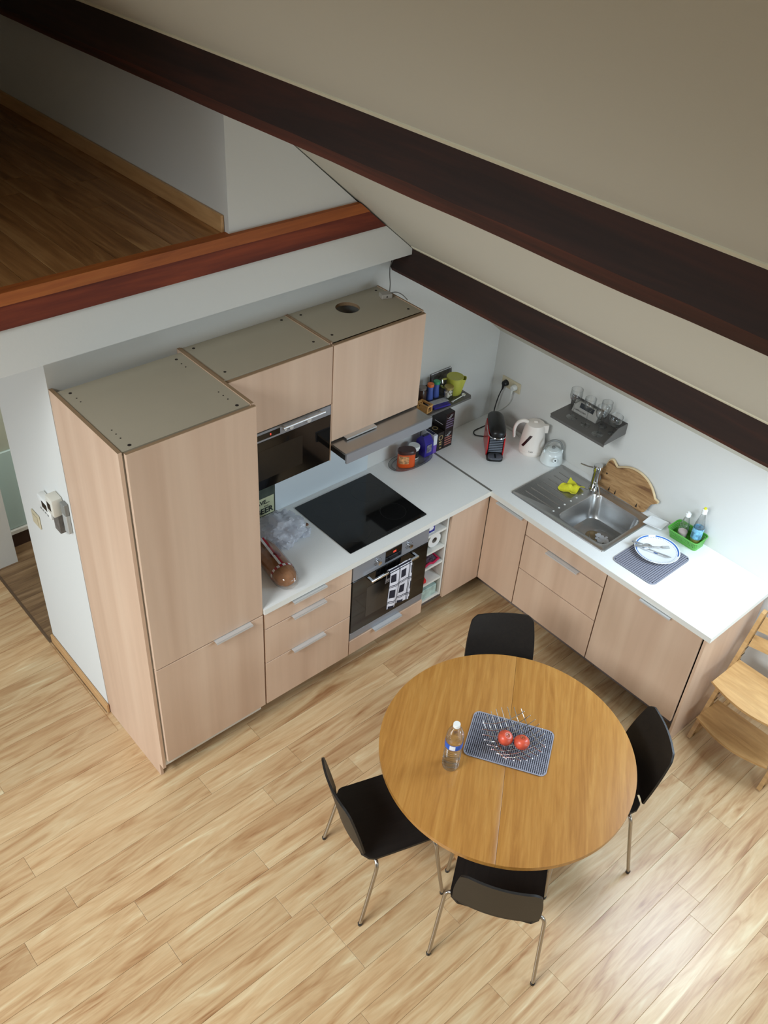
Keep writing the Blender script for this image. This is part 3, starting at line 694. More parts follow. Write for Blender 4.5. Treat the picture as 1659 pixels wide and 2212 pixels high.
# worktops -----------------------------------------------------------
ZT = 0.870
t = thing('worktop', 'pale speckled worktop along the cooker wall', 'worktop', (-1.4, -0.3, 0.835))
bm = B()
hx = (-1.636, -1.073, -0.546, -0.049)
for q in ((-2.245, hx[0]+0.02, -0.612, -0.001), (hx[1]-0.02, -0.612, -0.612, -0.001), (hx[0]+0.02, hx[1]-0.02, -0.612, hx[2]+0.02), (hx[0]+0.02, hx[1]-0.02, hx[3]-0.02, -0.001)):
    box(bm, q[0], q[1], q[2], q[3], 0.8352, ZT)
obj('slab', bm, WTOP, t)
obj('edge_band', bb(-2.2448, -0.613, -0.6145, -0.6122, 0.8354, ZT-0.0005), WEDGE, t)
t = thing('worktop', 'pale speckled worktop along the sink wall, brightly lit at its end', 'worktop', (-0.3, -1.06, 0.835))
bm = B()
bx0, bx1, by0, by1 = -0.500, -0.085, -1.365, -0.985
for q in ((-0.611, -0.001, by1, -0.001), (-0.611, -0.001, -2.130, by0), (-0.611, bx0, by0, by1), (bx1, -0.001, by0, by1)): box(bm, q[0], q[1], q[2], q[3], 0.8352, ZT)
obj('slab', bm, WTOP, t)
bm = B(); box(bm, -0.6135, -0.6112, -2.1325, -0.001, 0.8354, ZT-0.0005); box(bm, -0.611, -0.001, -2.1325, -2.1302, 0.8354, ZT-0.0005)
obj('edge_band', bm, WEDGE, t)
o = obj('joint_strip', bb(-0.617, -0.603, -0.6155, -0.002, ZT+0.0002, ZT+0.0015), mat('dull_aluminium', S(128, 126, 120), 0.45, 0.3)); tag(o, 'thin grey metal strip covering the worktop joint', 'joint strip')
# splash board behind the cooker (glossy white)
struct('trim_4', bb(-1.738, -1.06, -0.006, -0.0005, ZT+0.0005, 1.392), mat('white_splashback', S(214, 222, 226), 0.25))
# hob
t = thing('hob', 'black glass induction hob set into the worktop', 'hob', (-1.355, -0.3, ZT))
obj('glass', prism(B(), rrect(hx[0], hx[1], hx[2], hx[3], 0.006, 3), ZT+0.0003, ZT+0.005, bev=0.001), BLKG, t)
for cx, cy, r in ((-1.50, -0.41, .095), (-1.50, -0.18, .075), (-1.21, -0.41, .075), (-1.21, -0.18, .095)):
    obj('zone_ring', lathe(B(), [(r-0.0015, ZT+0.0052), (r, ZT+0.0052)], 40, (cx, cy, 0)), mat('zone_mark', S(34, 34, 36), 0.3), t, recalc=False)
obj('touch_marks', bb(-1.44, -1.27, -0.532, -0.528, ZT+0.0050, ZT+0.0053), mat('zone_mark', S(60, 60, 62), 0.3), t)

# sink ---------------------------------------------------------------
t = thing('sink', 'stainless steel inset sink with a drainboard on its left', 'sink', (-0.29, -1.03, ZT))
bm = B()
def rl(x0, x1, y0, y1, r, z, n=6): return [Vector((a, b, z)) for a, b in rrect(x0, x1, y0, y1, r, n)]
ox = (-0.527, -0.056, -1.378, -0.688)
L1 = [rl(*ox, 0.018, ZT+0.0002), rl(ox[0]+0.003, ox[1]-0.003, ox[2]+0.003, ox[3]-0.003, 0.016, ZT+0.006), rl(ox[0]+0.012, ox[1]-0.012, ox[2]+0.012, ox[3]-0.012, 0.014, ZT+0.006), rl(ox[0]+0.018, ox[1]-0.018, ox[2]+0.018, ox[3]-0.018, 0.012, ZT+0.002)]
R = loft(bm, L1, False, False); inner_edge = R[-1]
bx = (-0.482, -0.112, -1.345, -1.003)
bl = [rl(*bx, 0.05, ZT+0.002), rl(bx[0]+0.004, bx[1]-0.004, bx[2]+0.004, bx[3]-0.004, 0.05, ZT-0.004), rl(bx[0]+0.012, bx[1]-0.012, bx[2]+0.012, bx[3]-0.012, 0.06, ZT-0.12), rl(bx[0]+0.025, bx[1]-0.025, bx[2]+0.025, bx[3]-0.025, 0.06, ZT-0.147), rl(bx[0]+0.05, bx[1]-0.05, bx[2]+0.05, bx[3]-0.05, 0.05, ZT-0.156)]
R2 = loft(bm, bl, False, True)
es = [bm.edges.get((inner_edge[i], inner_edge[(i+1) % len(inner_edge)])) for i in range(len(inner_edge))]
es += [bm.edges.get((R2[0][i], R2[0][(i+1) % len(R2[0])])) for i in range(len(R2[0]))]
bmesh.ops.triangle_fill(bm, edges=es, use_beauty=True)
obj('steel_top', bm, STEEL, t, smooth=True)
bm = B()
for i in range(7):
    x = -0.445+i*0.052; box(bm, x-0.004, x+0.004, -0.955, -0.735, ZT+0.0018, ZT+0.0036, bev=0.0015)
obj('drain_ridges', bm, STEEL, t)
for x in (-0.46, -0.41, -0.359, -0.302, -0.25, -0.196):
    obj('drain_dot', lathe(B(), [(0, 0.0008), (0.006, 0.0008), (0.006, 0)], 12, (x, -0.967, ZT+0.002)), mat('bright_dot', S(235, 235, 230), 0.3), t)
bm = B()
for i in range(7):
    x = -0.335+i*0.009+(0.006 if i > 2 else 0); box(bm, x-0.002, x+0.002, -1.0085, -1.0055, ZT-0.052, ZT-0.032)
obj('overflow_slots', bm, BLK, t)
dx, dy, dz = -0.275, -1.15, ZT-0.156
dr = obj('drain', lathe(B(), [(0.0, dz+0.0005), (0.030, dz+0.0008), (0.034, dz+0.003), (0.044, dz+0.003), (0.046, dz+0.0002)], 28, (dx, dy, 0)), mat('brassy_drain', S(168, 150, 120), 0.35, 0.9), t, smooth=True)
bm = B(); tube(bm, [(dx+0.025+0.062*math.cos(a*PI/18), dy-0.03+0.062*math.sin(a*PI/18), dz+0.0015) for a in range(36)], 0.0012, 5, closed=True); obj('recess_ring', bm, STEEL, t, smooth=True)
# foam in the sink
bm = B(); rg = random.Random(9)
for i in range(60):
    a = rg.uniform(0, 2*PI); rr = rg.uniform(0, 0.044); r = rg.uniform(0.009, 0.017)
    q = bmesh.ops.create_icosphere(bm, subdivisions=1, radius=r, matrix=Matrix.Translation((-0.262+rr*math.cos(a)*0.75, -1.212+rr*math.sin(a)*1.15, dz+0.0045)) @ Matrix.Scale(0.55, 4, (0, 0, 1)))
o = obj('soap_foam', bm, mat('white_foam', S(214, 216, 222), 0.5), smooth=True); tag(o, 'white soap foam lying in the sink basin beside the drain', 'foam'); o['kind'] = 'stuff'
# tap
t = thing('kitchen_tap', 'chrome single lever mixer tap behind the sink basin', 'tap', (-0.115, -0.99, ZT+0.002))
bm = B(); lathe(bm, [(0, 0), (0.030, 0), (0.029, 0.006), (0.024, 0.012), (0.0225, 0.02), (0.0235, 0.125), (0.0265, 0.13), (0.0265, 0.168), (0.024, 0.171), (0, 0.171)], 28, (-0.095, -0.968, ZT+0.002)); obj('body', bm, CHROME, t, smooth=True)
bm = B(); tube(bm, smoothpath([(-0.11, -0.985, ZT+0.055), (-0.16, -1.03, ZT+0.085), (-0.21, -1.075, ZT+0.080), (-0.222, -1.088, ZT+0.062)], 5), 0.013, 12); obj('spout', bm, CHROME, t, smooth=True)
bm = B(); tube(bm, [(-0.105, -0.955, ZT+0.150), (-0.13, -0.915, ZT+0.152), (-0.152, -0.880, ZT+0.160)], 0.0045, 10); obj('lever', bm, CHROME, t, smooth=True)
# yellow cloth
def cloth(name, label, cx, cy, z0, rx, ry, m, seed, h=0.02, cat='cloth'):
    bm = B()
    def f(u, v):
        x = (u-0.5)*2; y = (v-0.5)*2
        n = noise.noise(Vector((u*2.6, v*2.6, seed)))
        s = 0.82+0.3*noise.noise(Vector((u*1.7, v*1.7, seed+4)))
        return Vector((cx+rx*x*s, cy+ry*y*s, z0+0.003+h*(0.5+0.5*math.sin(x*4+y*2+seed))*(0.4+abs(n))))
    grid(bm, 18, 18, f)
    o = obj(name, thicken(bm, 0.0025), m, smooth=True); tag(o, label, cat); return o
c_ = cloth('dish_cloth', 'crumpled yellow dish cloth on the sink drainboard', -0.212, -0.888, ZT+0.0045, 0.072, 0.066, mat('yellow_cloth', S(214, 208, 48), 0.9, var=0.15, vscale=40), 1.3, 0.036)

# pig-shaped chopping board leaning on the wall
t = thing('chopping_board', 'pig-shaped wooden chopping board leaning on the wall behind the tap', 'chopping board', (-0.04, -1.15, ZT))
pig = [(0.958, 0.89), (0.975, 0.925), (0.965, 0.955), (0.93, 0.975), (0.955, 0.99), (0.975, 1.015), (0.985, 1.058), (1.005, 1.075), (1.03, 1.058), (1.05, 1.048), (1.09, 1.07), (1.14, 1.088), (1.20, 1.088), (1.25, 1.072), (1.29, 1.045), (1.32, 1.012), (1.335, 0.992), (1.36, 0.985), (1.345, 0.968), (1.325, 0.955), (1.315, 0.925), (1.305, 0.895), (1.295, 0.882), (1.26, 0.878), (1.20, 0.885), (1.12, 0.885), (1.04, 0.885)]
cx_, cy_ = 0.0, 0.0
pts = [(y, z-ZT) for y, z in pig]
# smooth outline
def cr(pts, k=3):
    n = len(pts); out = []
    for i in range(n):
        a, b, c, d = [Vector((*pts[(i+j-1) % n], 0)) for j in range(4)]
        for s in range(k):
            t_ = s/k; q = 0.5*((2*b)+(-a+c)*t_+(2*a-5*b+4*c-d)*t_*t_+(-a+3*b-3*c+d)*t_**3); out.append((q.x, q.y))
    return out
po = cr(pts)
lean = math.radians(9)
Mb = Matrix.Translation((-0.056, 0, ZT+0.0005-0.0069)) @ Matrix.Rotation(lean, 4, 'Y') @ Matrix(((0, 0, 1, 0), (-1, 0, 0, 0), (0, 1, 0, 0), (0, 0, 0, 1)))
obj('board', prism(B(), po, 0.0, 0.018, M=Mb, bev=0.0015), BOARD, t)
ctr = Vector((1.15, 0.11))
rimp = [(x, y) for x, y in po]
bm = B()
top = [p for p in po if p[1] > 0.115]
pp = [Mb @ Vector((x, y+0.004, 0.012)) for x, y in cr(pts, 3)[9:54]]
tube(bm, pp, 0.0075, 8); obj('bark_edge', bm, BARK, t, smooth=True)
bm = B(); lathe(bm, [(0, 0.0006), (0.006, 0.0004), (0.006, 0)], 12, M=Mb @ Matrix.Translation((1.0, 0.115, -0.0008))); obj('eye', bm, HOLE, t)
for y_ in (1.04, 1.085, 1.24):
    bm = B(); prism(bm, [(y_, 0.022), (y_+0.012, 0.022), (y_+0.006, 0.05)], -0.0008, 0.0005, M=Mb); obj('notch', bm, HOLE, t)

# plates, cutlery, mats ----------------------------------------------------
def drain_mat(name, label, loc, rz, sx, sy, nx, ny, fill_x, fill_y, group):
    t = thing(name, label, 'mat', loc, rz, group); z = 0
    obj('base', prism(B(), rrect(-sx/2, sx/2, -sy/2, sy/2, 0.03, 6), 0.0004, 0.003, bev=0.001), GREYD, t, world=False)
    obj('rim', prism_ring(rrect(-sx/2, sx/2, -sy/2, sy/2, 0.03, 6), rrect(-sx/2+0.005, sx/2-0.005, -sy/2+0.005, sy/2-0.005, 0.026, 6), 0.001, 0.0052), GREYR, t, world=False)
    bm = B(); px = (sx-0.012)/nx; py = (sy-0.012)/ny
    for i in range(nx):
        for j in range(ny):
            x = -sx/2+0.006+(i+0.5)*px; y = -sy/2+0.006+(j+0.5)*py
            ax = abs(x)-(sx/2-0.03); ay = abs(y)-(sy/2-0.03)
            if ax > 0 and ay > 0 and ax*ax+ay*ay > 0.025**2: continue
            hx_, hy_ = px*fill_x/2, py*fill_y/2
            v = [bm.verts.new((x+a*hx_, y+b*hy_, 0.0028)) for a, b in ((-1, -1), (1, -1), (1, 1), (-1, 1))]
            w = [bm.verts.new((x+a*hx_*0.8, y+b*hy_*0.8, 0.0055)) for a, b in ((-1, -1), (1, -1), (1, 1), (-1, 1))]
            bm.faces.new(w)
            for k in range(4): bm.faces.new((v[k], v[(k+1) % 4], w[(k+1) % 4], w[k]))
    o = obj('raised_pads', bm, GREYR, t, world=False, recalc=False); o['kind'] = 'stuff'
    return t
def prism_ring(po_, pi_, z0, z1):
    bm = B(); n = len(po_)
    a = [[bm.verts.new((x, y, z)) for x, y in p] for p, z in ((po_, z0), (po_, z1), (pi_, z1), (pi_, z0))]
    for k in range(4):
        r, s = a[k], a[(k+1) % 4]
        for i in range(n): bm.faces.new((r[i], r[(i+1) % n], s[(i+1) % n], s[i]))
    return bm
drain_mat('drying_mat', 'grey ribbed rubber drying mat under the plate on the worktop', (-0.352, -1.578, ZT+0.0002), 0.0, 0.355, 0.275, 26, 22, 0.86, 0.74, 'grey rubber mats')
# round plate with blue rim
t = thing('dinner_plate', 'round white dinner plate with a blue rim on the mat', 'plate', (-0.292, -1.565, ZT+0.022))
PZ = ZT+0.0065
Mp = Matrix.Translation((-0.292, -1.565, PZ+0.0006))
prof = [(0, 0.0), (0.072, 0.0), (0.076, 0.003), (0.122, 0.024), (0.125, 0.027), (0.122, 0.028), (0.078, 0.008), (0.0, 0.005)]
obj('dish', lathe(B(), prof, 48, M=Mp), PORC, t, smooth=True)
BLUE = mat('blue_glaze', S(58, 112, 190), 0.2)
def ringz(r): return 0.008+(0.028-0.008)*(r-0.078)/(0.122-0.078)+0.0005
bm = B()
for a0, a1 in ((60, 200), (-70, 40)):
    for i in range(28):
        q = []
        for aa, rr in ((i, 0.112), (i+1, 0.112), (i+1, 0.119), (i, 0.119)):
            an = math.radians(a0+(a1-a0)*aa/28); q.append(bm.verts.new(Mp @ Vector((rr*math.cos(an), rr*math.sin(an), ringz(rr)))))
        bm.faces.new(q)
obj('blue_band', bm, BLUE, t)
bm = B()
for i in range(70):
    an = i*2*PI/70
    q = [bm.verts.new(Mp @ Vector((rr*math.cos(an+da), rr*math.sin(an+da), ringz(rr)))) for rr, da in ((0.104, -0.012), (0.107, -0.012), (0.107, 0.012), (0.104, 0.012))]
    bm.faces.new(q)
obj('dotted_line', bm, BLUE, t)
bm = B(); lathe(bm, [(0, 0.0057), (0.022, 0.0057)], 14, M=Mp @ Matrix.Translation((-0.02, -0.012, 0))); obj('blue_motif', bm, mat('blue_motif', S(60, 96, 160), 0.2, var=0.8, vscale=120), t, recalc=False)
def cutlery(kind, label, p0, p1, z0, z1):
    a = Vector((p0[0], p0[1], z0)); b = Vector((p1[0], p1[1], z1)); d = (b-a); L_ = d.length; d.normalize()
    s = Vector((-d.y, d.x, 0)).normalized(); M = Matrix(((d.x, s.x, d.cross(s).x, a.x), (d.y, s.y, d.cross(s).y, a.y), (d.z, s.z, d.cross(s).z, a.z), (0, 0, 0, 1)))
    t = thing(kind, label, kind.split('_')[0], tuple(a)); t_ = t
    hl = L_*0.55
    obj('handle', prism(B(), [(0, -0.006), (0.01, -0.008), (hl*0.7, -0.005), (hl, -0.003), (hl, 0.003), (hl*0.7, 0.005), (0.01, 0.008), (0, 0.006)], -0.0015, 0.0015, M=M), STEELC, t)
    if kind.startswith('knife'):
        obj('blade', prism(B(), [(hl, -0.004), (L_*0.9, -0.009), (L_, 0.002), (L_*0.9, 0.006), (hl, 0.004)], -0.0008, 0.0008, M=M), STEELC, t)
    elif kind.startswith('spoon'):
        bm = B(); lathe(bm, [(0, -0.006), (0.010, -0.0045), (0.017, 0.0), (0.0155, 0.0), (0.009, -0.0035), (0, -0.005)], 18, sx=1.4, M=M @ Matrix.Translation((L_-0.022, 0, 0.001))); obj('bowl', bm, STEELC, t, smooth=True)
    else:
        obj('neck', prism(B(), [(hl, -0.003), (L_*0.72, -0.003), (L_*0.8, -0.011), (L_*0.8, 0.011), (L_*0.72, 0.003), (hl, 0.003)], -0.001, 0.001, M=M), STEELC, t)
        bm = B()
        for k in range(4): y = -0.0095+k*0.0063; tube(bm, [M @ Vector((L_*0.79, y, 0)), M @ Vector((L_, y, 0.002))], 0.0012, 5)
        obj('tines', bm, STEELC, t)
STEELC = mat('cutlery_steel', S(200, 202, 206), 0.12, 1.0)
cutlery('knife', 'steel table knife lying across the blue rimmed plate', (-0.36, -1.468), (-0.283, -1.655), PZ+0.030, PZ+0.020)
cutlery('fork', 'steel fork resting across the blue rimmed plate under the knife', (-0.378, -1.478), (-0.228, -1.600), PZ+0.036, PZ+0.028)
cutlery('spoon', 'small steel teaspoon at the left edge of the blue rimmed plate', (-0.358, -1.440), (-0.290, -1.532), PZ+0.036, PZ+0.020)
t = thing('square_plate', 'small square white plate bridging sink rim and worktop', 'plate', (-0.075, -1.415, ZT))
Ms = Matrix.Translation((-0.085, -1.412, ZT+0.021)) @ Euler((math.radians(-4), math.radians(6), math.radians(8))).to_matrix().to_4x4()
def sq(r, z, s): return [Ms @ Vector((x, y, z)) for x, y in rrect(-r, r, -r, r, s, 5)]
bm = B(); loft(bm, [sq(0.035, -0.008, .008), sq(0.056, 0.0, .008), sq(0.058, 0.001, .009), sq(0.056, 0.002, .008), sq(0.038, -0.005, .008)]); obj('dish', bm, PORC, t, smooth=True)
# green basket
t = thing('plastic_basket', 'green perforated plastic basket holding bottles by the wall', 'basket', (-0.052, -1.6, ZT))
bm = B(); x0, x1, y0, y1 = -0.103, -0.008, -1.690, -1.515
obj('floor', prism(B(), rrect(x0, x1, y0, y1, 0.018, 5), ZT+0.0005, ZT+0.003), GREEN, t)
lo = rrect(x0, x1, y0, y1, 0.018, 5); hi = rrect(x0-0.028, x1+0.004, y0-0.010, y1+0.010, 0.022, 5)
# resample the loops evenly so the holes are regular
def resample(p, n):
    P_ = [Vector((*q, 0)) for q in p]; P_.append(P_[0]); d = [0]
    for a, b in zip(P_, P_[1:]): d.append(d[-1]+(b-a).length)
    out = []; k = 0
    for i in range(n):
        s = d[-1]*i/n
        while d[k+1] < s: k += 1
        f = (s-d[k])/(d[k+1]-d[k]+1e-9); q = P_[k].lerp(P_[k+1], f); out.append((q.x, q.y))
    return out
NB = 120; lo = resample(lo, NB); hi = resample(hi, NB); bm = B(); rows = 11; V = []
for j in range(rows+1):
    f = j/rows; V.append([bm.verts.new((lo[i][0]*(1-f)+hi[i][0]*f, lo[i][1]*(1-f)+hi[i][1]*f, ZT+0.001+0.068*f)) for i in range(NB)])
for j in range(rows):
    for i in range(NB):
        if j in (4, 6, 8) and i % 2 == 0: continue
        bm.faces.new((V[j][i], V[j][(i+1) % NB], V[j+1][(i+1) % NB], V[j+1][i]))
obj('wall', thicken(bm, 0.0016), GREEN, t)
obj('rim', tube(B(), [(x, y, ZT+0.069) for x, y in hi], 0.003, 6, closed=True), GREEN, t, smooth=True)
# bottles in the basket
def bottle(label, x, y, z0, H, r, neck, body_m, liquid, fill, capc, cat='bottle', capstyle=0):
    t = thing('bottle', label, cat, (x, y, z0), 0, 'bottles in the green basket')
    obj('body', lathe(B(), [(0, 0), (r*0.9, 0), (r, 0.004), (r, H*0.42), (r*0.92, H*0.55), (neck*1.3, H*0.78), (neck, H*0.84), (neck, H*0.9)], 24, (x, y, z0)), body_m, t, smooth=True)
    if fill: obj('liquid', lathe(B(), [(0, 0.002), (r*0.88, 0.002), (r*0.95, 0.006), (r*0.95, H*fill), (0, H*fill)], 20, (x, y, z0)), liquid, t, smooth=True)
    cp_ = obj('cap', lathe(B(), [(neck*1.35, H*0.86), (neck*1.45, H*0.86), (neck*1.4, H*0.95), (neck*0.9, H*0.965), (0, H*0.965)], 20, (x, y, z0)), WHT, t, smooth=True)
    obj('stopper', lathe(B(), [(neck*0.7, H*0.965), (neck*0.75, H), (0, H*1.005)], 16, (x, y, z0)), capc, cp_, smooth=True)
    return t
zb = ZT+0.0032
bottle('clear soap bottle with pinkish liquid and round white cap in green basket', -0.066, -1.572, zb, 0.185, 0.029, 0.011, GLASS, mat('pink_soap', S(214, 190, 186), 0.3), 0.28, WHT)
t = bottle('tall clear washing-up bottle with a yellow cap tip in green basket', -0.050, -1.647, zb, 0.255, 0.030, 0.011, GLASS, mat('yellow_soap', S(196, 190, 96), 0.3), 0.16, mat('yellow_cap', S(228, 224, 40), 0.4))
obj('label', lathe(B(), [(0.0305, 0.05), (0.0305, 0.12)], 24, (-0.050, -1.647, zb)), mat('blue_white_label', S(120, 176, 208), 0.4, var=0.6, vscale=60), t, recalc=False)

# coffee machine etc -------------------------------------------------
def local(root_loc, rz):
    return Matrix.Translation(root_loc) @ Matrix.Rotation(rz, 4, 'Z')
t = thing('coffee_machine', 'small red and black capsule coffee machine in the worktop corner', 'coffee machine', (-0.290, -0.322, ZT), math.radians(228))
k = dict(world=False)
obj('base', prism(B(), rrect(-0.110, 0.125, -0.050, 0.050, 0.018, 5), 0.0005, 0.022, bev=0.003), BLK, t, smooth=True, **k)
obj('body', bb(-0.108, 0.062, -0.047, 0.047, 0.022, 0.165, bev=0.006), BLK, t, **k)
for s in (-1, 1):
    P_ = [(-0.108, 0.01), (0.070, 0.01), (0.084, 0.06), (0.080, 0.168), (0.04, 0.178), (-0.09, 0.178), (-0.115, 0.12)]
    obj('side_panel', prism(B(), P_, 0.047, 0.054, M=Matrix(((1, 0, 0, 0), (0, 0, s, 0), (0, 1, 0, 0), (0, 0, 0, 1)))), REDP, t, **k)
g = obj('grille', bb(0.060, 0.080, -0.043, 0.043, 0.030, 0.160, bev=0.002), BLK, t, **k)
for i in range(9):
    z = 0.046+i*0.0125; obj('rib', bb(0.078, 0.086, -0.042, 0.042, z, z+0.0055, bev=0.001), mat('rib_grey', S(132, 138, 150), 0.35, 0.3), g, **k)
obj('drip_tray', prism(B(), rrect(0.080, 0.140, -0.044, 0.044, 0.022, 5), 0.022, 0.034, bev=0.003), mat('tray_grey', S(84, 86, 94), 0.4), t, smooth=True, **k)
obj('tray_slot', bb(0.090, 0.132, -0.005, 0.005, 0.0338, 0.035), BLK, t, **k)
bm = B(); loops = []
for i, (x, hw, z0_, z1_) in enumerate(((-0.135, 0.030, 0.158, 0.192), (-0.125, 0.046, 0.150, 0.212), (-0.08, 0.052, 0.150, 0.228), (0.0, 0.053, 0.152, 0.234), (0.06, 0.052, 0.156, 0.232), (0.10, 0.046, 0.160, 0.222), (0.118, 0.034, 0.165, 0.208), (0.124, 0.018, 0.172, 0.198))):
    loops.append([Vector((x, hw*math.cos(a*PI/10)*(1.0), (z0_+z1_)/2+(z1_-z0_)/2*math.sin(a*PI/10))) for a in range(20)])
loft(bm, loops); obj('top_cover', bm, BLK, t, smooth=True, **k)
obj('chrome_trim', tube(B(), smoothpath([(-0.02, -0.0545, 0.168), (0.05, -0.0545, 0.166), (0.10, -0.048, 0.168), (0.126, -0.026, 0.172), (0.131, 0, 0.173), (0.126, 0.026, 0.172), (0.10, 0.048, 0.168), (0.05, 0.0545, 0.166), (-0.02, 0.0545, 0.168)], 4), 0.0035, 8), CHROME, t, smooth=True, **k)
obj('outlet', lathe(B(), [(0, 0.14), (0.010, 0.14), (0.012, 0.165)], 14, (0.095, 0, 0)), BLK, t, **k)
# socket and plugs
t = thing('wall_socket', 'cream double wall socket above the coffee machine', 'socket', (-0.006, -0.159, 1.167))
obj('plate', bb(-0.009, -0.0005, -0.236, -0.082, 1.132, 1.203, bev=0.002), CREAM, t)
for y in (-0.122, -0.196):
    bm = B(); lathe(bm, [(0.0215, 0.0005), (0.024, 0.0022), (0.026, 0.0005)], 24, M=frame((-0.009, y, 1.167), (0, -1, 0), (0, 0, 1))); obj('outlet_ring', bm, CREAM, t, smooth=True)
for y, m_, lab, path, cr_ in ((-0.122, BLK, 'black power cable of the coffee machine with its plug', [(-0.04, -0.118, 1.128), (-0.05, -0.105, 1.06), (-0.062, -0.10, 0.97), (-0.085, -0.12, 0.90), (-0.15, -0.10, 0.876), (-0.23, -0.10, 0.875), (-0.262, -0.135, 0.875), (-0.235, -0.175, 0.875), (-0.205, -0.205, 0.876), (-0.205, -0.222, 0.885)], 0.0038),
                        (-0.196, mat('white_cable', S(214, 214, 208), 0.5), 'white power cable of the kettle with its round plug', [(-0.035, -0.194, 1.130), (-0.03, -0.182, 1.06), (-0.028, -0.13, 0.98), (-0.028, -0.085, 0.94), (-0.03, -0.09, 0.90), (-0.03, -0.15, 0.876), (-0.03, -0.28, 0.875), (-0.06, -0.36, 0.875), (-0.085, -0.385, 0.876)], 0.0028)):
    t = thing('power_cable', lab, 'cable', (-0.03, y, 1.1))
    bm = B(); lathe(bm, [(0, 0.030), (0.014, 0.029), (0.018, 0.024), (0.0205, 0.0)], 20, M=frame((-0.010, y, 1.167), (0, -1, 0), (0, 0, 1))); pg = obj('plug', bm, m_, t, smooth=True)
    obj('strain_relief', tube(B(), [(-0.034, y+0.002, 1.158), (-0.036, y+0.004, 1.125)], 0.009, 10, r1=0.0055), m_, pg, smooth=True)
    obj('cord', tube(B(), smoothpath(path, 6), cr_, 8), m_, t, smooth=True)
# electric kettle
t = thing('electric_kettle', 'cream plastic electric kettle with a dark level window', 'kettle', (-0.098, -0.468, ZT), math.radians(-52))
prof = [(0, 0.0005), (0.074, 0.0005), (0.078, 0.006), (0.078, 0.024), (0.0765, 0.027), (0.079, 0.030), (0.079, 0.05), (0.072, 0.12), (0.062, 0.185), (0.058, 0.20)]
obj('body', lathe(B(), prof, 36), KETW, t, smooth=True, **k)
ld = obj('lid', lathe(B(), [(0.058, 0.200), (0.056, 0.206), (0.03, 0.211), (0, 0.212)], 32), KETW, t, smooth=True, **k)
obj('lid_tab', bb(-0.012, 0.014, -0.005, 0.005, 0.208, 0.222, bev=0.003), KETW, ld, **k)
bm = B(); prism(bm, [(0.045, -0.020), (0.084, -0.008), (0.084, 0.008), (0.045, 0.020)], 0.150, 0.204, bev=0.003); obj('spout', bm, KETW, t, smooth=True, **k)
hp_ = smoothpath([(-0.045, 0, 0.205), (-0.075, 0, 0.212), (-0.108, 0, 0.190), (-0.122, 0, 0.145), (-0.118, 0, 0.095), (-0.116, 0, 0.085)], 6)
bm = B(); tube(bm, hp_, 0.013, 12, r1=0.008); obj('handle', bm, KETW, t, smooth=True, **k)
bm = B()
def kw(u, v):
    z = 0.062+0.088*v; a = math.radians(-118-14*u+10*v+26*(v-0.5)); r = 0.0795-(z-0.05)*0.115+0.0015
    return Vector((r*math.cos(a), r*math.sin(a), z))
grid(bm, 4, 10, kw); obj('level_window', thicken(bm, 0.001), mat('dark_red_window', S(48, 22, 24), 0.2), t, smooth=True, **k)
mt = local((-0.098, -0.468, ZT), math.radians(-52))
txt = text('Tefal', 0.015, mat('print_dark', S(60, 52, 52), 0.5), t, Matrix.Identity(4), 'maker_name')
for v in txt.data.vertices:
    a = math.radians(-92)+v.co.x/0.0792; v.co = Vector((0.0796*math.cos(a), 0.0796*math.sin(a), 0.040+v.co.y))
# stove kettle
t = thing('stovetop_kettle', 'small white enamel whistling kettle with a grey looped handle', 'kettle', (-0.082, -0.622, ZT), math.radians(-128))
obj('body', lathe(B(), [(0, 0.0005), (0.062, 0.0005), (0.070, 0.006), (0.070, 0.018), (0.064, 0.050), (0.060, 0.070), (0.052, 0.082), (0.036, 0.088)], 36), ENAM, t, smooth=True, **k)
ld = obj('lid', lathe(B(), [(0.038, 0.087), (0.036, 0.092), (0.014, 0.096), (0, 0.097)], 24), ENAM, t, smooth=True, **k)
obj('lid_knob', lathe(B(), [(0.006, 0.095), (0.012, 0.104), (0.010, 0.110), (0, 0.111)], 16), GREYP, ld, smooth=True, **k)
sp_ = obj('spout', tube(B(), [(0.050, 0, 0.045), (0.085, 0, 0.062)], 0.020, 14, r1=0.013), ENAM, t, smooth=True, **k)
obj('spout_opening', lathe(B(), [(0, 0), (0.006, 0)], 12, M=Matrix.Translation((0.0856, 0, 0.0622)) @ Matrix.Rotation(math.radians(64), 4, 'Y')), BLK, sp_, recalc=False, **k)
hh = [(0, 0.058*math.cos(a), 0.085+0.070*math.sin(a)) for a in [PI*i/16 for i in range(17)]]
obj('handle', tube(B(), hh, 0.0075, 8), GREYP, t, smooth=True, **k)
for s in (-1, 1): obj('bracket', bb(-0.012, 0.012, s*0.056-0.005, s*0.056+0.005, 0.062, 0.092, bev=0.002), ENAM, t, **k)

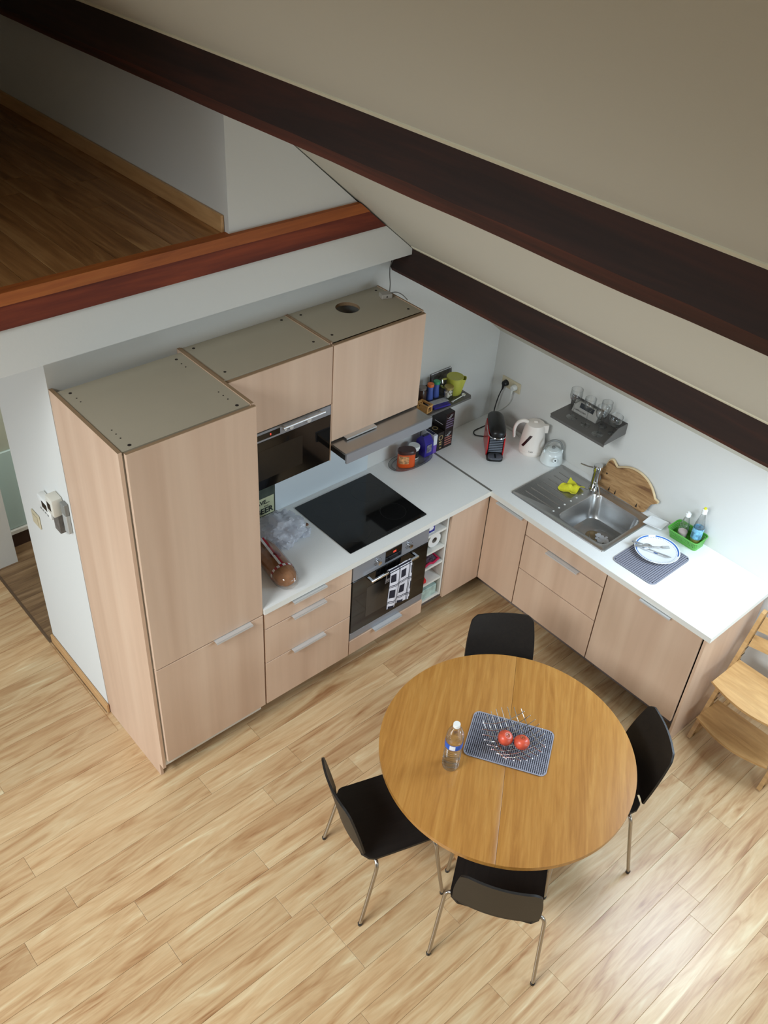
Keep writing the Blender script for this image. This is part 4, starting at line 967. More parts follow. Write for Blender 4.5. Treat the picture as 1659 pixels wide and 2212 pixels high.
# things by the cooker wall: tray and tins ----------------------------------
t = thing('oval_tray', 'oval clear glass tray under the orange tin and jars', 'tray', (-0.775, -0.105, ZT))
def oval(rx, ry, z, n=40): return [Vector((-0.790+rx*(abs(math.cos(a))**0.75)*(1 if math.cos(a) > 0 else -1), -0.098+ry*(abs(math.sin(a))**0.9)*(1 if math.sin(a) > 0 else -1), z)) for a in [2*PI*i/n for i in range(n)]]
bm = B(); loft(bm, [oval(.135, .062, ZT+.0006), oval(.158, .080, ZT+.008), oval(.160, .082, ZT+.009), oval(.137, .064, ZT+.003)], True, True); obj('dish', bm, thin_glass('tray_glass', (0.90, 0.91, 0.90, 1), 0.4), t, smooth=True)
for rx, ry, z in ((.160, .082, .0085), (.137, .064, .003)): obj('rim', tube(B(), oval(rx, ry, ZT+z), 0.0014, 5, closed=True), mat('grey_rim', S(96, 96, 100), 0.3), t, smooth=True)
zt = ZT+0.0036
t = thing('cocoa_tin', 'orange oval cocoa tub with a dark brown lid on the tray', 'tin', (-0.845, -0.115, zt), math.radians(-32))
def oc(rx, ry, z): return [(rx*(abs(math.cos(a))**0.7)*(1 if math.cos(a) > 0 else -1), ry*(abs(math.sin(a))**0.7)*(1 if math.sin(a) > 0 else -1), z) for a in [2*PI*i/36 for i in range(36)]]
bm = B(); loft(bm, [oc(.052, .034, .0004), oc(.054, .036, .006), oc(.053, .035, .098)]); obj('tub', bm, mat('orange_tub', S(226, 88, 28), 0.35), t, smooth=True, **k)
bm = B(); loft(bm, [oc(.056, .038, .096), oc(.056, .038, .110), oc(.050, .033, .117)]); obj('lid', bm, mat('brown_lid', S(66, 28, 22), 0.35), t, smooth=True, **k)
bm = B()
def lbl(u, v):
    a = math.radians(-155+70*u); return Vector((.0535*(abs(math.cos(a))**0.7)*(1 if math.cos(a) > 0 else -1)*1.01, .0355*(abs(math.sin(a))**0.7)*(1 if math.sin(a) > 0 else -1)*1.02, 0.03+0.055*v))
grid(bm, 10, 4, lbl); obj('label', bm, mat('cocoa_label', S(206, 150, 100), 0.5, var=0.6, vscale=60), t, recalc=False, **k)
t = thing('sweetener_jar', 'small black labelled jar with a white lid on the tray', 'jar', (-0.752, -0.082, zt))
obj('body', lathe(B(), [(0, .0004), (.030, .0004), (.032, .004), (.032, .072)], 28, (-0.752, -0.082, zt)), WHT, t, smooth=True)
obj('label', lathe(B(), [(.0325, .012), (.0325, .062)], 28, (-0.752, -0.082, zt)), mat('black_label', S(30, 30, 32), 0.4, var=0.9, vscale=60), t, recalc=False)
obj('lid', lathe(B(), [(.033, .070), (.036, .073), (.036, .086), (.033, .090), (0, .091)], 28, (-0.752, -0.082, zt)), WHT, t, smooth=True)
PURP = mat('purple_foil', S(58, 46, 150), 0.3, var=0.2, vscale=20); GOLD = mat('gold_print', S(196, 168, 110), 0.4); DKB = mat('dark_brown_carton', S(38, 28, 26), 0.4)
t = thing('coffee_pack', 'dark blue foil pack of ground coffee with folded top', 'coffee pack', (-0.670, -0.085, zt))
bm = B(); y0 = -0.088
def pk(dx_, dy_, z, cx=-0.668): return [Vector((cx+a*dx_, y0+b*dy_, z)) for a, b in ((-1, -1), (1, -1), (1, 1), (-1, 1))]
loft(bm, [pk(.034, .040, zt+.0005), pk(.036, .043, zt+.05), pk(.034, .040, zt+.095), pk(.030, .016, zt+.128), pk(.029, .010, zt+.134)]); obj('pouch', bm, PURP, t)
obj('label', bb(-0.690, -0.650, -0.1325, -0.1305, zt+.030, zt+.085), mat('grey_wave', S(120, 116, 128), 0.4, var=0.6, vscale=50), t)
obj('fold_clip', bb(-0.69, -0.646, -0.098, -0.080, zt+.128, zt+.139, bev=.002), mat('dark_navy', S(38, 36, 70), 0.4), t)
t = thing('filter_box', 'white and violet carton behind the blue coffee pack', 'carton', (-0.615, -0.075, ZT))
obj('upper', bb(-0.628, -0.598, -0.125, -0.010, ZT+0.0605, ZT+.132, bev=.001), WPR, t); obj('lower', bb(-0.628, -0.598, -0.125, -0.010, ZT+.0005, ZT+.060, bev=.001), mat('violet_carton', S(120, 84, 180), 0.4), t)
obj('print', bb(-0.624, -0.602, -0.110, -0.04, ZT+.1322, ZT+.1328), mat('dark_navy', S(38, 36, 70), 0.4), t)
def carton(label, x0, x1, z0, z1, acc, y0=-0.122, y1=-0.005):
    t = thing('capsule_carton', label, 'carton', ((x0+x1)/2, (y0+y1)/2, z0), 0, 'dark coffee capsule cartons by the wall')
    obj('box', bb(x0, x1, y0, y1, z0+.0005, z1, bev=.001), DKB, t); return t
t = carton('dark brown carton with a gold ring badge, behind the violet carton', -0.592, -0.540, ZT, ZT+0.135, GOLD)
bm = B(); lathe(bm, [(.014, .0003), (.014, .001), (.018, .001), (.018, .0003)], 28, M=frame((-0.566, -0.122, ZT+0.095), (1, 0, 0), (0, 0, 1))); obj('gold_ring', bm, GOLD, t)
bm = B(); lathe(bm, [(.014, .0003), (.014, .001), (.018, .001), (.018, .0003)], 28, M=frame((-0.566, -0.065, ZT+0.135), (1, 0, 0), (0, 1, 0))); obj('gold_ring', bm, GOLD, t)
for i, z in enumerate((0.062, 0.045, 0.020)): obj('gold_text', bb(-0.578+0.004*i, -0.556, -0.1228, -0.1218, ZT+z-0.004, ZT+z+0.004), GOLD, t)
LIL = mat('lilac_print', S(120, 104, 132), 0.5); SAL = mat('salmon_print', S(176, 106, 94), 0.5)
for lab, z0, z1, m_ in (('dark capsule carton with salmon text lines, bottom of the stack', ZT, ZT+0.125, SAL), ('dark capsule carton with lilac text lines, top of the stack', ZT+0.1258, ZT+0.252, LIL)):
    t = carton(lab, -0.536, -0.462, z0, z1, m_)
    for i in range(4): obj('text_line', bb(-0.530, -0.468-0.004*(i % 2), -0.1228, -0.1218, z0+0.022+i*0.017, z0+0.030+i*0.017), m_, t)
    for i in range(2):
        bm = B(); tube(bm, [(-0.525+i*0.012, -0.1224, z0+0.098), (-0.512+i*0.012, -0.1224, z0+0.086), (-0.492+i*0.012, -0.1224, z0+0.112)], 0.0012, 4); obj('check_mark', bm, WPR, t)
    obj('side_lines', bb(-0.5368, -0.5358, -0.10, -0.03, z0+0.040, z0+0.044), WPR, t)

# shelf on the cooker wall and its things -----------------------------------
t = thing('steel_shelf', 'grey steel shelf on the cooker wall right of the cabinets', 'shelf', (-0.72, -0.1, 1.24))
obj('board', prism(B(), [(-1.04, -0.0005), (-1.04, -0.205), (-0.432, -0.205), (-0.418, -0.191), (-0.418, -0.0005)], 1.249, 1.254), STEELD, t)
obj('front_lip', bb(-1.04, -0.432, -0.2065, -0.2045, 1.240, 1.254), STEELD, t)
obj('back_plate', bb(-1.04, -0.50, -0.0035, -0.0005, 1.254, 1.30), STEELD, t)
zs = 1.2545
def shaker(label, x, y, capm):
    t = thing('spice_shaker', label, 'shaker', (x, y, zs), 0, 'blue plastic shakers on the steel shelf')
    obj('body', lathe(B(), [(0, 0), (.020, 0), (.021, .003), (.0165, .06), (.0175, .085), (.0165, .092)], 24, (x, y, zs)), mat('blue_shaker_plastic', S(88, 108, 182), 0.35), t, smooth=True)
    obj('cap', lathe(B(), [(.0165, .090), (.0205, .093), (.0205, .106), (.019, .109), (0, .110)], 24, (x, y, zs)), capm, t, smooth=True)
shaker('blue plastic shaker with an orange cap on the steel shelf', -0.662, -0.082, mat('orange_cap', S(232, 116, 50), 0.4))
shaker('blue plastic shaker with a green cap on the steel shelf', -0.610, -0.080, mat('green_cap', S(56, 164, 116), 0.4))
t = thing('jug', 'yellow green plastic measuring jug on the steel shelf', 'jug', (-0.478, -0.105, zs))
bm = B(); n = 36; loops = []
for rr, z in ((.040, 0), (.043, .004), (.050, .105), (.051, .110)):
    loops.append([Vector((-0.487+(rr+(0.016*(z/.11) if abs(i-n*0.86) < 2.2 else 0))*math.cos(2*PI*i/n), -0.110+(rr+(0.016*(z/.11) if abs(i-n*0.86) < 2.2 else 0))*math.sin(2*PI*i/n), zs+z)) for i in range(n)])
JUG = mat('yellow_green_plastic', S(190, 190, 78), 0.35)
loft(bm, loops, True, False); obj('body', thicken(bm, -0.0018), JUG, t, smooth=True)
bm = B(); lathe(bm, [(0.052, 0.108), (0.051, 0.114), (0.040, 0.112), (0, 0.112)], 36, (-0.487, -0.110, zs)); obj('lid', bm, JUG, t, smooth=True)
obj('handle', tube(B(), smoothpath([(-0.530, -0.083, zs+.098), (-0.556, -0.068, zs+.09), (-0.556, -0.068, zs+.05), (-0.528, -0.083, zs+.03)], 5), .006, 8), JUG, t, smooth=True)
t = thing('glass_jar', 'small glass jar of white lumps with a gold lid', 'jar', (-0.565, -0.140, zs))
obj('glass', lathe(B(), [(0, 0), (.026, 0), (.028, .004), (.028, .066), (.024, .074)], 28, (-0.565, -0.140, zs)), GLASS, t, smooth=True)
bm = B(); rg = random.Random(4)
for i in range(30):
    a = rg.uniform(0, 2*PI); rr = rg.uniform(0, .017); box(bm, -.006, .006, -.007, .007, -.005, .005, M=Matrix.Translation((-0.565+rr*math.cos(a), -0.140+rr*math.sin(a), zs+rg.uniform(.010, .055))) @ Euler((rg.random()*3, rg.random()*3, 0)).to_matrix().to_4x4())
o = obj('sugar_lumps', bm, mat('sugar_white', S(226, 220, 204), 0.8), t); o['kind'] = 'stuff'
obj('lid', lathe(B(), [(.027, .072), (.029, .074), (.029, .086), (.027, .088), (0, .088)], 28, (-0.565, -0.140, zs)), mat('gold_lid', S(176, 158, 96), 0.35, 0.5), t, smooth=True)
t = thing('picture_card', 'black and white city photo card leaning on the wall', 'card', (-0.50, -0.02, zs))
Mc = Matrix.Translation((-0.505, -0.026, zs+.0002)) @ Matrix.Rotation(math.radians(-9), 4, 'X')
obj('card', box(B(), -.085, .085, -.0015, .0015, 0, .108, M=Mc), mat('photo_print', S(92, 90, 88), 0.5, var=0.8, vscale=35), t)
obj('white_border', box(B(), -.085, .085, -.0018, .0018, .108, .111, M=Mc), WPR, t)
t = thing('pepper_mill', 'small clear glass pepper mill behind the shakers on shelf', 'pepper mill', (-0.565, -0.062, zs))
obj('body', lathe(B(), [(0, 0), (.017, 0), (.012, .03), (.014, .06), (.010, .07)], 20, (-0.560, -0.075, zs)), GLASS, t, smooth=True)
obj('top', lathe(B(), [(.011, .068), (.014, .078), (.008, .090), (.004, .1), (0, .101)], 20, (-0.560, -0.075, zs)), CHROME, t, smooth=True)
t = thing('dark_bottle', 'dark brown jar partly hidden behind the cabinet side', 'jar', (-0.72, -0.07, zs))
obj('body', lathe(B(), [(0, 0), (.026, 0), (.027, .004), (.027, .075), (.018, .09)], 24, (-0.722, -0.075, zs)), mat('brown_glass', S(60, 36, 26), 0.2), t, smooth=True)
obj('lid', lathe(B(), [(.019, .088), (.024, .09), (.024, .104), (0, .105)], 24, (-0.722, -0.075, zs)), mat('clear_grey_lid', S(120, 112, 108), 0.3), t, smooth=True)
# wooden toaster-rack crate
t = thing('wooden_holder', 'small pine wood napkin holder on the shelf end', 'holder', (-0.768, -0.15, zs))
Mw = Matrix.Translation((-0.768, -0.150, zs)) @ Matrix.Rotation(math.radians(8), 4, 'Z')
def wb(*a): return box(B(), *a, M=Mw)
obj('base', wb(-.026, .026, -.040, .040, .0003, .007), PINE, t)
for y in (-.040, .031): obj('post', wb(.015, .024, y, y+.009, .007, .038), PINE, t); obj('post', wb(-.024, -.015, y, y+.009, .007, .038), PINE, t)
for x in (-.026, .015): obj('rail', wb(x, x+.011, -.042, .042, .038, .048), PINE, t)
for y in (-.042, .032): obj('rail', wb(-.015, .015, y, y+.010, .038, .048), PINE, t)
# papers and chocolate bar
Mq = Matrix.Translation((-0.655, -0.150, zs)) @ Matrix.Rotation(math.radians(-8), 4, 'Z')
o = obj('chocolate_bar', box(B(), -.060, .060, -.030, .008, .0003, .010, bev=.002, M=Mq @ Matrix.Translation((0, -.016, 0))), PURP); tag(o, 'purple wrapped chocolate bar on the front edge of steel shelf', 'chocolate bar')
o = obj('leaflet', box(B(), -.070, .070, -.012, .030, .0108, .0125, M=Mq), mat('printed_leaflet', S(196, 198, 200), 0.6, var=0.15, vscale=60)); tag(o, 'folded white printed leaflet lying over the chocolate bar', 'leaflet')
t = thing('plastic_spoon', 'white plastic measuring spoon on the steel shelf', 'spoon', (-0.515, -0.185, zs))
obj('handle', tube(B(), [(-0.560, -0.183, zs+.004), (-0.510, -0.178, zs+.005), (-0.475, -0.175, zs+.007)], .003, 8), WHT, t, smooth=True)
bm = B(); lathe(bm, [(0, -.008), (.009, -.006), (.0125, .002), (.0115, .002), (.008, -.004), (0, -.006)], 20, (-0.464, -0.173, zs+.009)); obj('bowl', bm, WHT, t, smooth=True)
bm = B(); tube(bm, [(-0.567+.006*math.cos(a*PI/8), -0.184+.006*math.sin(a*PI/8), zs+.003) for a in range(16)], .002, 6, closed=True); obj('ring', bm, WHT, t, smooth=True)

# shelf on the sink wall with glasses ---------------------------------------
t = thing('steel_shelf', 'grey steel shelf with wine glasses on the sink wall', 'shelf', (-0.1, -0.82, 1.25))
zg = 1.262
obj('board', prism(B(), [(-0.0005, -0.624), (-0.188, -0.624), (-0.200, -0.636), (-0.200, -1.030), (-0.0005, -1.030)], zg-0.005, zg), STEELD, t)
obj('front_lip', bb(-0.202, -0.2, -1.030, -0.636, zg-0.016, zg), STEELD, t)
obj('back_plate', bb(-0.004, -0.0005, -1.030, -0.624, zg, zg+0.068), STEELD, t)
bm = B(); prism(bm, [(-0.001, 0.0), (-0.200, 0.0), (-0.200, 0.012), (-0.090, 0.068), (-0.001, 0.068)], 1.0272, 1.0310, M=Matrix(((1, 0, 0, 0), (0, 0, -1, 0), (0, 1, 0, zg), (0, 0, 0, 1)))); obj('side_plate', bm, STEELD, t)
def wglass(label, x, y, H, foot, bowl, kind=0):
    t = thing('wine_glass' if kind == 0 else 'dessert_glass', label, 'glass', (x, y, zg+.0003), 0, 'stemmed glasses on the sink wall shelf')
    obj('foot', lathe(B(), [(0, .0), (foot, .0), (foot, .0012), (foot*.4, .003), (.004, .008)], 28, (x, y, zg+.0003)), GLASS, t, smooth=True)
    sh = H*(0.5 if kind == 0 else 0.38)
    obj('stem', lathe(B(), [(.0045, .006), (.003, .02), (.003, sh*.9), (.007, sh)], 12, (x, y, zg+.0003)), GLASS, t, smooth=True)
    pr = [(0.0, sh), (bowl*.45, sh+H*.05), (bowl*.85, sh+H*.16), (bowl, sh+H*.28), (bowl*.93, H)] if kind == 0 else [(0, sh), (bowl*.5, sh+.008), (bowl*.85, sh+.025), (bowl, sh+.045), (bowl*1.02, H)]
    obj('bowl', lathe(B(), pr, 30, (x, y, zg+.0003)), GLASS, t, smooth=True)
    obj('bowl_rim', tube(B(), [(x+pr[-1][0]*math.cos(a*PI/15), y+pr[-1][0]*math.sin(a*PI/15), zg+H) for a in range(30)], .0008, 4, closed=True), GLASS, t)
wglass('leftmost wine glass, standing near the end of the steel shelf', -0.119, -0.728, 0.19, .033, .036)
wglass('wine glass in front of the silver packet on the steel shelf', -0.121, -0.831, 0.18, .029, .034)
wglass('wine glass nearest the front edge of the steel shelf', -0.142, -0.936, 0.185, .033, .035)
wglass('wine glass at the back by the wall, right of silver packet', -0.050, -0.900, 0.165, .027, .033)
wglass('low wide dessert glass at the right end of the steel shelf', -0.066, -0.985, 0.118, .026, .040, 1)
t = thing('foil_packet', 'silver and white packet leaning behind the wine glasses', 'packet', (-0.045, -0.77, zg))
Mf = Matrix.Translation((-0.064, -0.765, zg+.0005)) @ Matrix.Rotation(math.radians(22), 4, 'Y')
obj('box', box(B(), -.0, .042, -.092, .088, 0, .075, bev=.003, M=Mf), mat('silver_card', S(176, 174, 168), 0.35, 0.3), t)
obj('dark_print', box(B(), -.0008, .0002, -.055, .045, .040, .070, M=Mf), mat('dark_photo', S(52, 56, 60), 0.3, var=0.6, vscale=50), t)
text('CAPPUCCINO', 0.0135, mat('print_dark', S(60, 52, 52), 0.5), t, Mf @ frame((-0.0012, 0.03, 0.020), (0, -1, 0), (0, 0, 1)), 'lettering')

# beer sign, bag, bread --------------------------------------------------
t = thing('tin_sign', 'old cream and green metal sign reading beer behind the plastic bag', 'sign', (-1.86, -0.005, ZT))
obj('plate', bb(-2.04, -1.741, -0.006, -0.001, ZT+.0005, ZT+.400), mat('dark_green_tin', S(58, 66, 56), 0.5, var=0.5, vscale=18), t)
obj('cream_panel', bb(-2.03, -1.747, -0.0068, -0.006, ZT+.008, ZT+.128), mat('cream_tin', S(204, 206, 168), 0.5, var=0.05, vscale=20), t)
TX = mat('sign_black', S(28, 34, 28), 0.5)
text('BEER', 0.052, TX, t, frame((-1.812, -0.0074, ZT+.038), (1, 0, 0), (0.0, 0, 1)), 'lettering', bold=0.0016)
text('SAVE...', 0.036, TX, t, frame((-1.829, -0.0074, ZT+.098), (1, 0, 0), (0.0, 0, 1)), 'lettering', bold=0.001)
text('drink', 0.014, TX, t, frame((-1.80, -0.0074, ZT+.070), (1, 0, 0), (0.0, 0, 1)), 'lettering')
def crumple(name, center, rad, seed, amp, m, parent=None, sub=5, fr=2.2, flat=True):
    bm = B(); bmesh.ops.create_icosphere(bm, subdivisions=sub, radius=1.0)
    for v in bm.verts:
        p = v.co.normalized(); q = p*fr+Vector((seed, seed*2, 0))
        n = noise.noise(q)+0.55*abs(noise.noise(q*2.3))+0.35*abs(noise.noise(q*5.1))-0.25
        s = 1+amp*n
        c = Vector((p.x*rad[0], p.y*rad[1], p.z*rad[2]))*s
        if flat and c.z < -rad[2]*0.72: c.z = -rad[2]*0.72+0.02*(c.z+rad[2]*0.72)
        v.co = Vector(center)+c
    zmin = min(v.co.z for v in bm.verts)
    for v in bm.verts: v.co.z += center[2]-zmin if False else 0
    return obj(name, bm, m, parent, smooth=True), zmin
t = thing('plastic_bag', 'crumpled translucent white plastic bag beside the hob', 'plastic bag', (-1.80, -0.19, ZT))
o, zm = crumple('bag_film', (-1.842, -0.212, ZT+.062), (.120, .115, .083), 3.1, .30, BAGM, t)
crumple('inner_fold', (-1.85, -0.212, ZT+.058), (.080, .085, .056), 8.7, .4, BAGM, t, 4)
crumple('bag_neck', (-1.745, -0.275, ZT+.024), (.045, .030, .020), 5.2, .5, BAGM, t, 4)
o = obj('coin_like_seal', lathe(B(), [(0, .006), (.011, .005), (.014, .002), (.012, 0)], 16, (-1.673, -0.205, ZT+.0005)), mat('brown_tag', S(126, 88, 66), 0.7), smooth=True); o.name = 'brown_tag'; tag(o, 'small round brown tag beside the plastic bag', 'tag')
t = thing('bread_loaf', 'wrapped brown bread loaf with red and white checked band', 'bread', (-2.06, -0.43, ZT))
Mr = Matrix.Translation((-2.040, -0.458, ZT)) @ Matrix.Rotation(math.radians(-99), 4, 'Z')
def loafloop(x, s, n=24):
    return [Mr @ Vector((x, .062*s*math.cos(2*PI*i/n), .052+(.056*s if math.sin(2*PI*i/n) > 0 else .0505*min(1, s*1.0))*(abs(math.sin(2*PI*i/n))**0.8)*(1 if math.sin(2*PI*i/n) > 0 else -1))) for i in range(n)]
LX = [(-.20, .78), (-.15, .95), (-.05, 1.0), (.03, 1.0), (.075, .93), (.10, .72), (.112, .40)]
bm = B(); loft(bm, [loafloop(x, s) for x, s in LX]); obj('loaf', bm, mat('bread_crust', S(150, 104, 70), 0.8, var=0.25, vscale=26, bump=0.4, bscale=60), t, smooth=True)
bm = B(); loft(bm, [loafloop(x, s) for x, s in ((.028, 1.035), (.044, 1.035))], False, False)
nb = len(bm.faces)
for i, f in enumerate(bm.faces): f.material_index = i % 2
obj('checked_band', bm, [mat('band_red', S(168, 26, 44), 0.5), WPR], t, recalc=False)
def strip(y0, y1, xa, xb):
    b_ = B()
    def f(u, v):
        y = y0+(y1-y0)*v; c = max(-1, min(1, y/.0645)); return Mr @ Vector((xa+(xb-xa)*u, y, .052+.0585*(math.sqrt(1-c*c)**0.8)+.0012))
    grid(b_, 10, 2, f); return b_
obj('red_stripe', strip(.000, .011, -.20, .027), mat('band_red', S(168, 26, 44), 0.5), t, recalc=False)
obj('white_stripe', strip(-.014, -.001, -.20, .027), WPR, t, recalc=False)
bm = B()
grid(bm, 12, 12, lambda u, v: Mr @ Vector((-.055+.040*math.cos(2*PI*u)*v, .004+.030*math.sin(2*PI*u)*v, .1125-.010*v*v)))
obj('maroon_badge', bm, mat('maroon_badge', S(112, 28, 28), 0.5), t, recalc=False)
bm = B(); loft(bm, [[p+Vector((0.004*noise.noise(p*60), 0.004*noise.noise(p*60+Vector((9, 0, 0))), max(0.0, 0.005*noise.noise(p*50)) if p.z > ZT+.01 else 0)) for p in loafloop(x, s*1.06+.02, 40)] for x, s in ((-.20, .8), (-.17, .9), (-.14, .98), (-.10, 1), (-.05, 1.0), (0, 1), (.04, 1.0), (.08, .96), (.11, .84), (.13, .62), (.142, .35))])
for v in bm.verts: v.co.z = max(v.co.z, ZT+.0005)
obj('wrapper', bm, CELLO, t, smooth=True)
t = thing('dark_bowl', 'dark round bowl behind the bread, mostly hidden by the tall cabinet', 'bowl', (-2.172, -0.27, ZT))
obj('body', lathe(B(), [(0, .0005), (.045, .0005), (.062, .03), (.068, .075), (.065, .075), (.058, .03), (0, .006)], 28, (-2.172, -0.270, ZT)), BLK, t, smooth=True)

# thermostats and switch on the left return wall --------------------------
XW = -2.876
t = thing('thermostat', 'white boxy thermostat with a dark display beside the tall cabinet', 'thermostat', (XW, 0.235, 1.25))
obj('housing', bb(XW-.040, XW-.0005, 0.165, 0.300, 1.262, 1.352, bev=.008, seg=2), WHT, t, smooth=True)
obj('display', bb(XW-.0412, XW-.0398, 0.198, 0.252, 1.298, 1.334), BLK, t)
for y in (0.19, 0.215, 0.24, 0.265): obj('button', bb(XW-.0425, XW-.0395, y, y+.014, 1.273, 1.281, bev=.001), GREYP, t)
t = thing('wall_display', 'white clock display with a grey wood pattern holder below it', 'display', (XW, 0.10, 1.25))
obj('housing', bb(XW-.055, XW-.0005, 0.078, 0.150, 1.340, 1.440, bev=.007, seg=2), mat('warm_white_plastic', S(218, 214, 202), 0.4), t, smooth=True)
obj('display', bb(XW-.0562, XW-.0548, 0.100, 0.136, 1.368, 1.408), BLK, t)
obj('holder', bb(XW-.038, XW-.0005, 0.082, 0.140, 1.235, 1.339, bev=.002), mat('grey_wood_print', S(104, 98, 92), 0.6, var=0.3, vscale=30), t)
t = thing('remote_control', 'slim grey remote holder at the wall edge by the cabinet', 'remote', (XW, 0.04, 1.25))
obj('body', bb(XW-.022, XW-.0005, 0.022, 0.062, 1.262, 1.370, bev=.003), mat('light_grey_plastic', S(176, 176, 172), 0.4), t)
obj('top', bb(XW-.023, XW-.0005, 0.020, 0.064, 1.371, 1.435, bev=.003), GREYP, t)
t = thing('light_switch', 'cream light switch on the white return wall', 'switch', (XW, 0.49, 1.05))
obj('plate', bb(XW-.008, XW-.0005, 0.447, 0.537, 1.005, 1.090, bev=.003), CREAM, t)
obj('rocker', bb(XW-.011, XW-.008, 0.465, 0.519, 1.022, 1.073, bev=.002), CREAM, t)

# junction box and loose wire on the wall cabinet --------------------------
t = thing('junction_box', 'small grey junction box on top of the right wall cabinet', 'junction box', (-1.10, -0.14, HT))
Mj = Matrix.Translation((-1.112, -0.128, HT-.0055)) @ Matrix.Rotation(math.radians(-18), 4, 'Z')
obj('box', box(B(), -.030, .028, -.022, .022, 0, .024, bev=.002, M=Mj), mat('pale_grey_plastic', S(176, 168, 158), 0.5), t)
obj('screw', box(B(), -.006, .002, -.0228, -.0218, .009, .015, M=Mj), HOLE, t)
WG = mat('grey_wire', S(110, 108, 104), 0.5)
obj('wire', tube(B(), smoothpath([(-1.088, -0.128, HT+.012), (-1.065, -0.105, HT+.045), (-1.045, -0.075, HT+.085), (-1.03, -0.06, HT+.12), (-1.0, -0.05, HT+.15)], 6), .0028, 6), WG, t, smooth=True)
obj('wire', tube(B(), smoothpath([(-1.088, -0.130, HT+.012), (-1.055, -0.145, HT+.014), (-1.035, -0.170, HT+.004), (-1.030, -0.205, HT-.012)], 6), .0024, 6), WG, t, smooth=True)

# ------------------------------------------------------------------ dining table
TC = (-1.828, -1.893); ZTB = 0.740; TR = 0.578
t = thing('dining_table', 'round oak veneer dining table in the middle of the room', 'table', (TC[0], TC[1], 0), math.radians(38))
bm = B()
def half(sgn):
    pts = []
    for i in range(49):
        a = -PI/2+PI*i/48; pts.append((TR*math.cos(a)*1.0, TR*math.sin(a)))
    pts = [(y if False else x, y) for x, y in pts]
    pts = [(x*sgn, y) for x, y in pts]
    # seam along local x: swap axes so that the straight side lies on local x
    return [(y, x+0.0004*sgn) for x, y in pts]
for s in (1, -1):
    bm = B(); prism(bm, half(s), ZTB-0.022, ZTB, bev=0.0012); obj('table_top', bm, TABLEW, t, world=False, smooth=True)
obj('apron', lathe(B(), [(0.40, ZTB-0.085), (0.42, ZTB-0.085), (0.42, ZTB-0.0225), (0.40, ZTB-0.0225), (0.40, ZTB-0.085)], 48), TABLEW, t, world=False, smooth=True)
obj('pedestal', lathe(B(), [(0.0, 0.045), (0.05, 0.045), (0.045, 0.2), (0.04, 0.5), (0.06, ZTB-0.03), (0.10, ZTB-0.0225), (0, ZTB-0.0225)], 24), TABLEW, t, world=False, smooth=True)
obj('foot_disc', lathe(B(), [(0, 0.0005), (0.185, 0.0005), (0.19, 0.006), (0.18, 0.022), (0.05, 0.046), (0, 0.046)], 40), TABLEW, t, world=False, smooth=True)
drain_mat('table_mat', 'grey waffle rubber mat under the fruit bowl on the table', (-1.796, -1.875, ZTB+0.0003), math.radians(-58.5), 0.378, 0.262, 40, 27, 0.62, 0.80, 'grey rubber mats')
# water bottle
bx_, by_ = -2.090, -1.792
t = thing('water_bottle', 'clear plastic water bottle with blue label on the table', 'bottle', (bx_, by_, ZTB))
pr = [(0, .006), (.02, .002), (.030, .0), (.036, .004), (.0375, .012)]
z = .02
while z < .135: pr += [(.0385, z), (.0355, z+.006)]; z += .0125
pr += [(.0375, .142), (.0385, .150), (.0385, .182), (.0390, .186), (.0395, .205), (.037, .222), (.028, .246), (.016, .262), (.0135, .268), (.0135, .276)]
obj('body', lathe(B(), pr, 32, (bx_, by_, ZTB+.0003)), WATER, t, smooth=True)
pw_ = [(max(r-.0012, 0), z_) for r, z_ in pr if z_ < .20]; pw_ += [(.037, .206), (0, .206)]
wm = D.materials.new('water'); wm.use_nodes = True; q_ = wm.node_tree.nodes['Principled BSDF']; q_.inputs['Transmission Weight'].default_value = 1; q_.inputs['Roughness'].default_value = 0.0; q_.inputs['IOR'].default_value = 1.2; q_.inputs['Base Color'].default_value = (0.98, 0.99, 1, 1)
obj('water', lathe(B(), [(r, z_+.0008) for r, z_ in pw_], 32, (bx_, by_, ZTB+.0003)), wm, t, smooth=True)
lb = obj('label', lathe(B(), [(.0392, .150), (.0392, .182)], 32, (bx_, by_, ZTB+.0003)), mat('blue_label', S(34, 92, 190), 0.35, var=0.35, vscale=30), t, recalc=False, smooth=True)
bm = B()
def wl(u, v): a = math.radians(195+38*u); return Vector((bx_+.0395*math.cos(a), by_+.0395*math.sin(a), ZTB+.153+.026*v))
grid(bm, 6, 2, wl); obj('label_print', bm, WPR, lb, recalc=False)
obj('cap', lathe(B(), [(.0138, .268), (.0155, .269), (.0155, .284), (.0148, .286), (0, .286)], 24, (bx_, by_, ZTB+.0003)), WHT, t, smooth=True)
# wire fruit bowl
FB = Vector((-1.792, -1.885, ZTB+0.0066))
t = thing('fruit_bowl', 'fruit bowl of crossed chrome wires on the table mat', 'fruit bowl', tuple(FB))
def bowlz(x, y): return 0.0035+3.1*(x*x+y*y)
wa = math.radians(-20)
def bp_(x, y, dz=0): 
    return FB+Vector((x*math.cos(wa)-y*math.sin(wa), x*math.sin(wa)+y*math.cos(wa), bowlz(x, y)+dz))
for fam in range(2):
    for i in range(8):
        o_ = -0.098+0.028*i; L_ = math.sqrt(max(0.002, 0.150**2-o_*o_))
        if fam: L_ *= 0.92
        ps = []
        for s in range(13):
            q = -L_+2*L_*s/12; ps.append(bp_(q, o_, 0.0025*fam) if fam else bp_(o_, q))
        w_ = obj('wire', tube(B(), ps, .0019, 6), CHROME, t, smooth=True)
        if fam:
            for e in (ps[0], ps[-1]): obj('wire_tip', lathe(B(), [(0, -.0026), (.0026, 0), (0, .0026)], 8, tuple(e)), CHROME, w_)
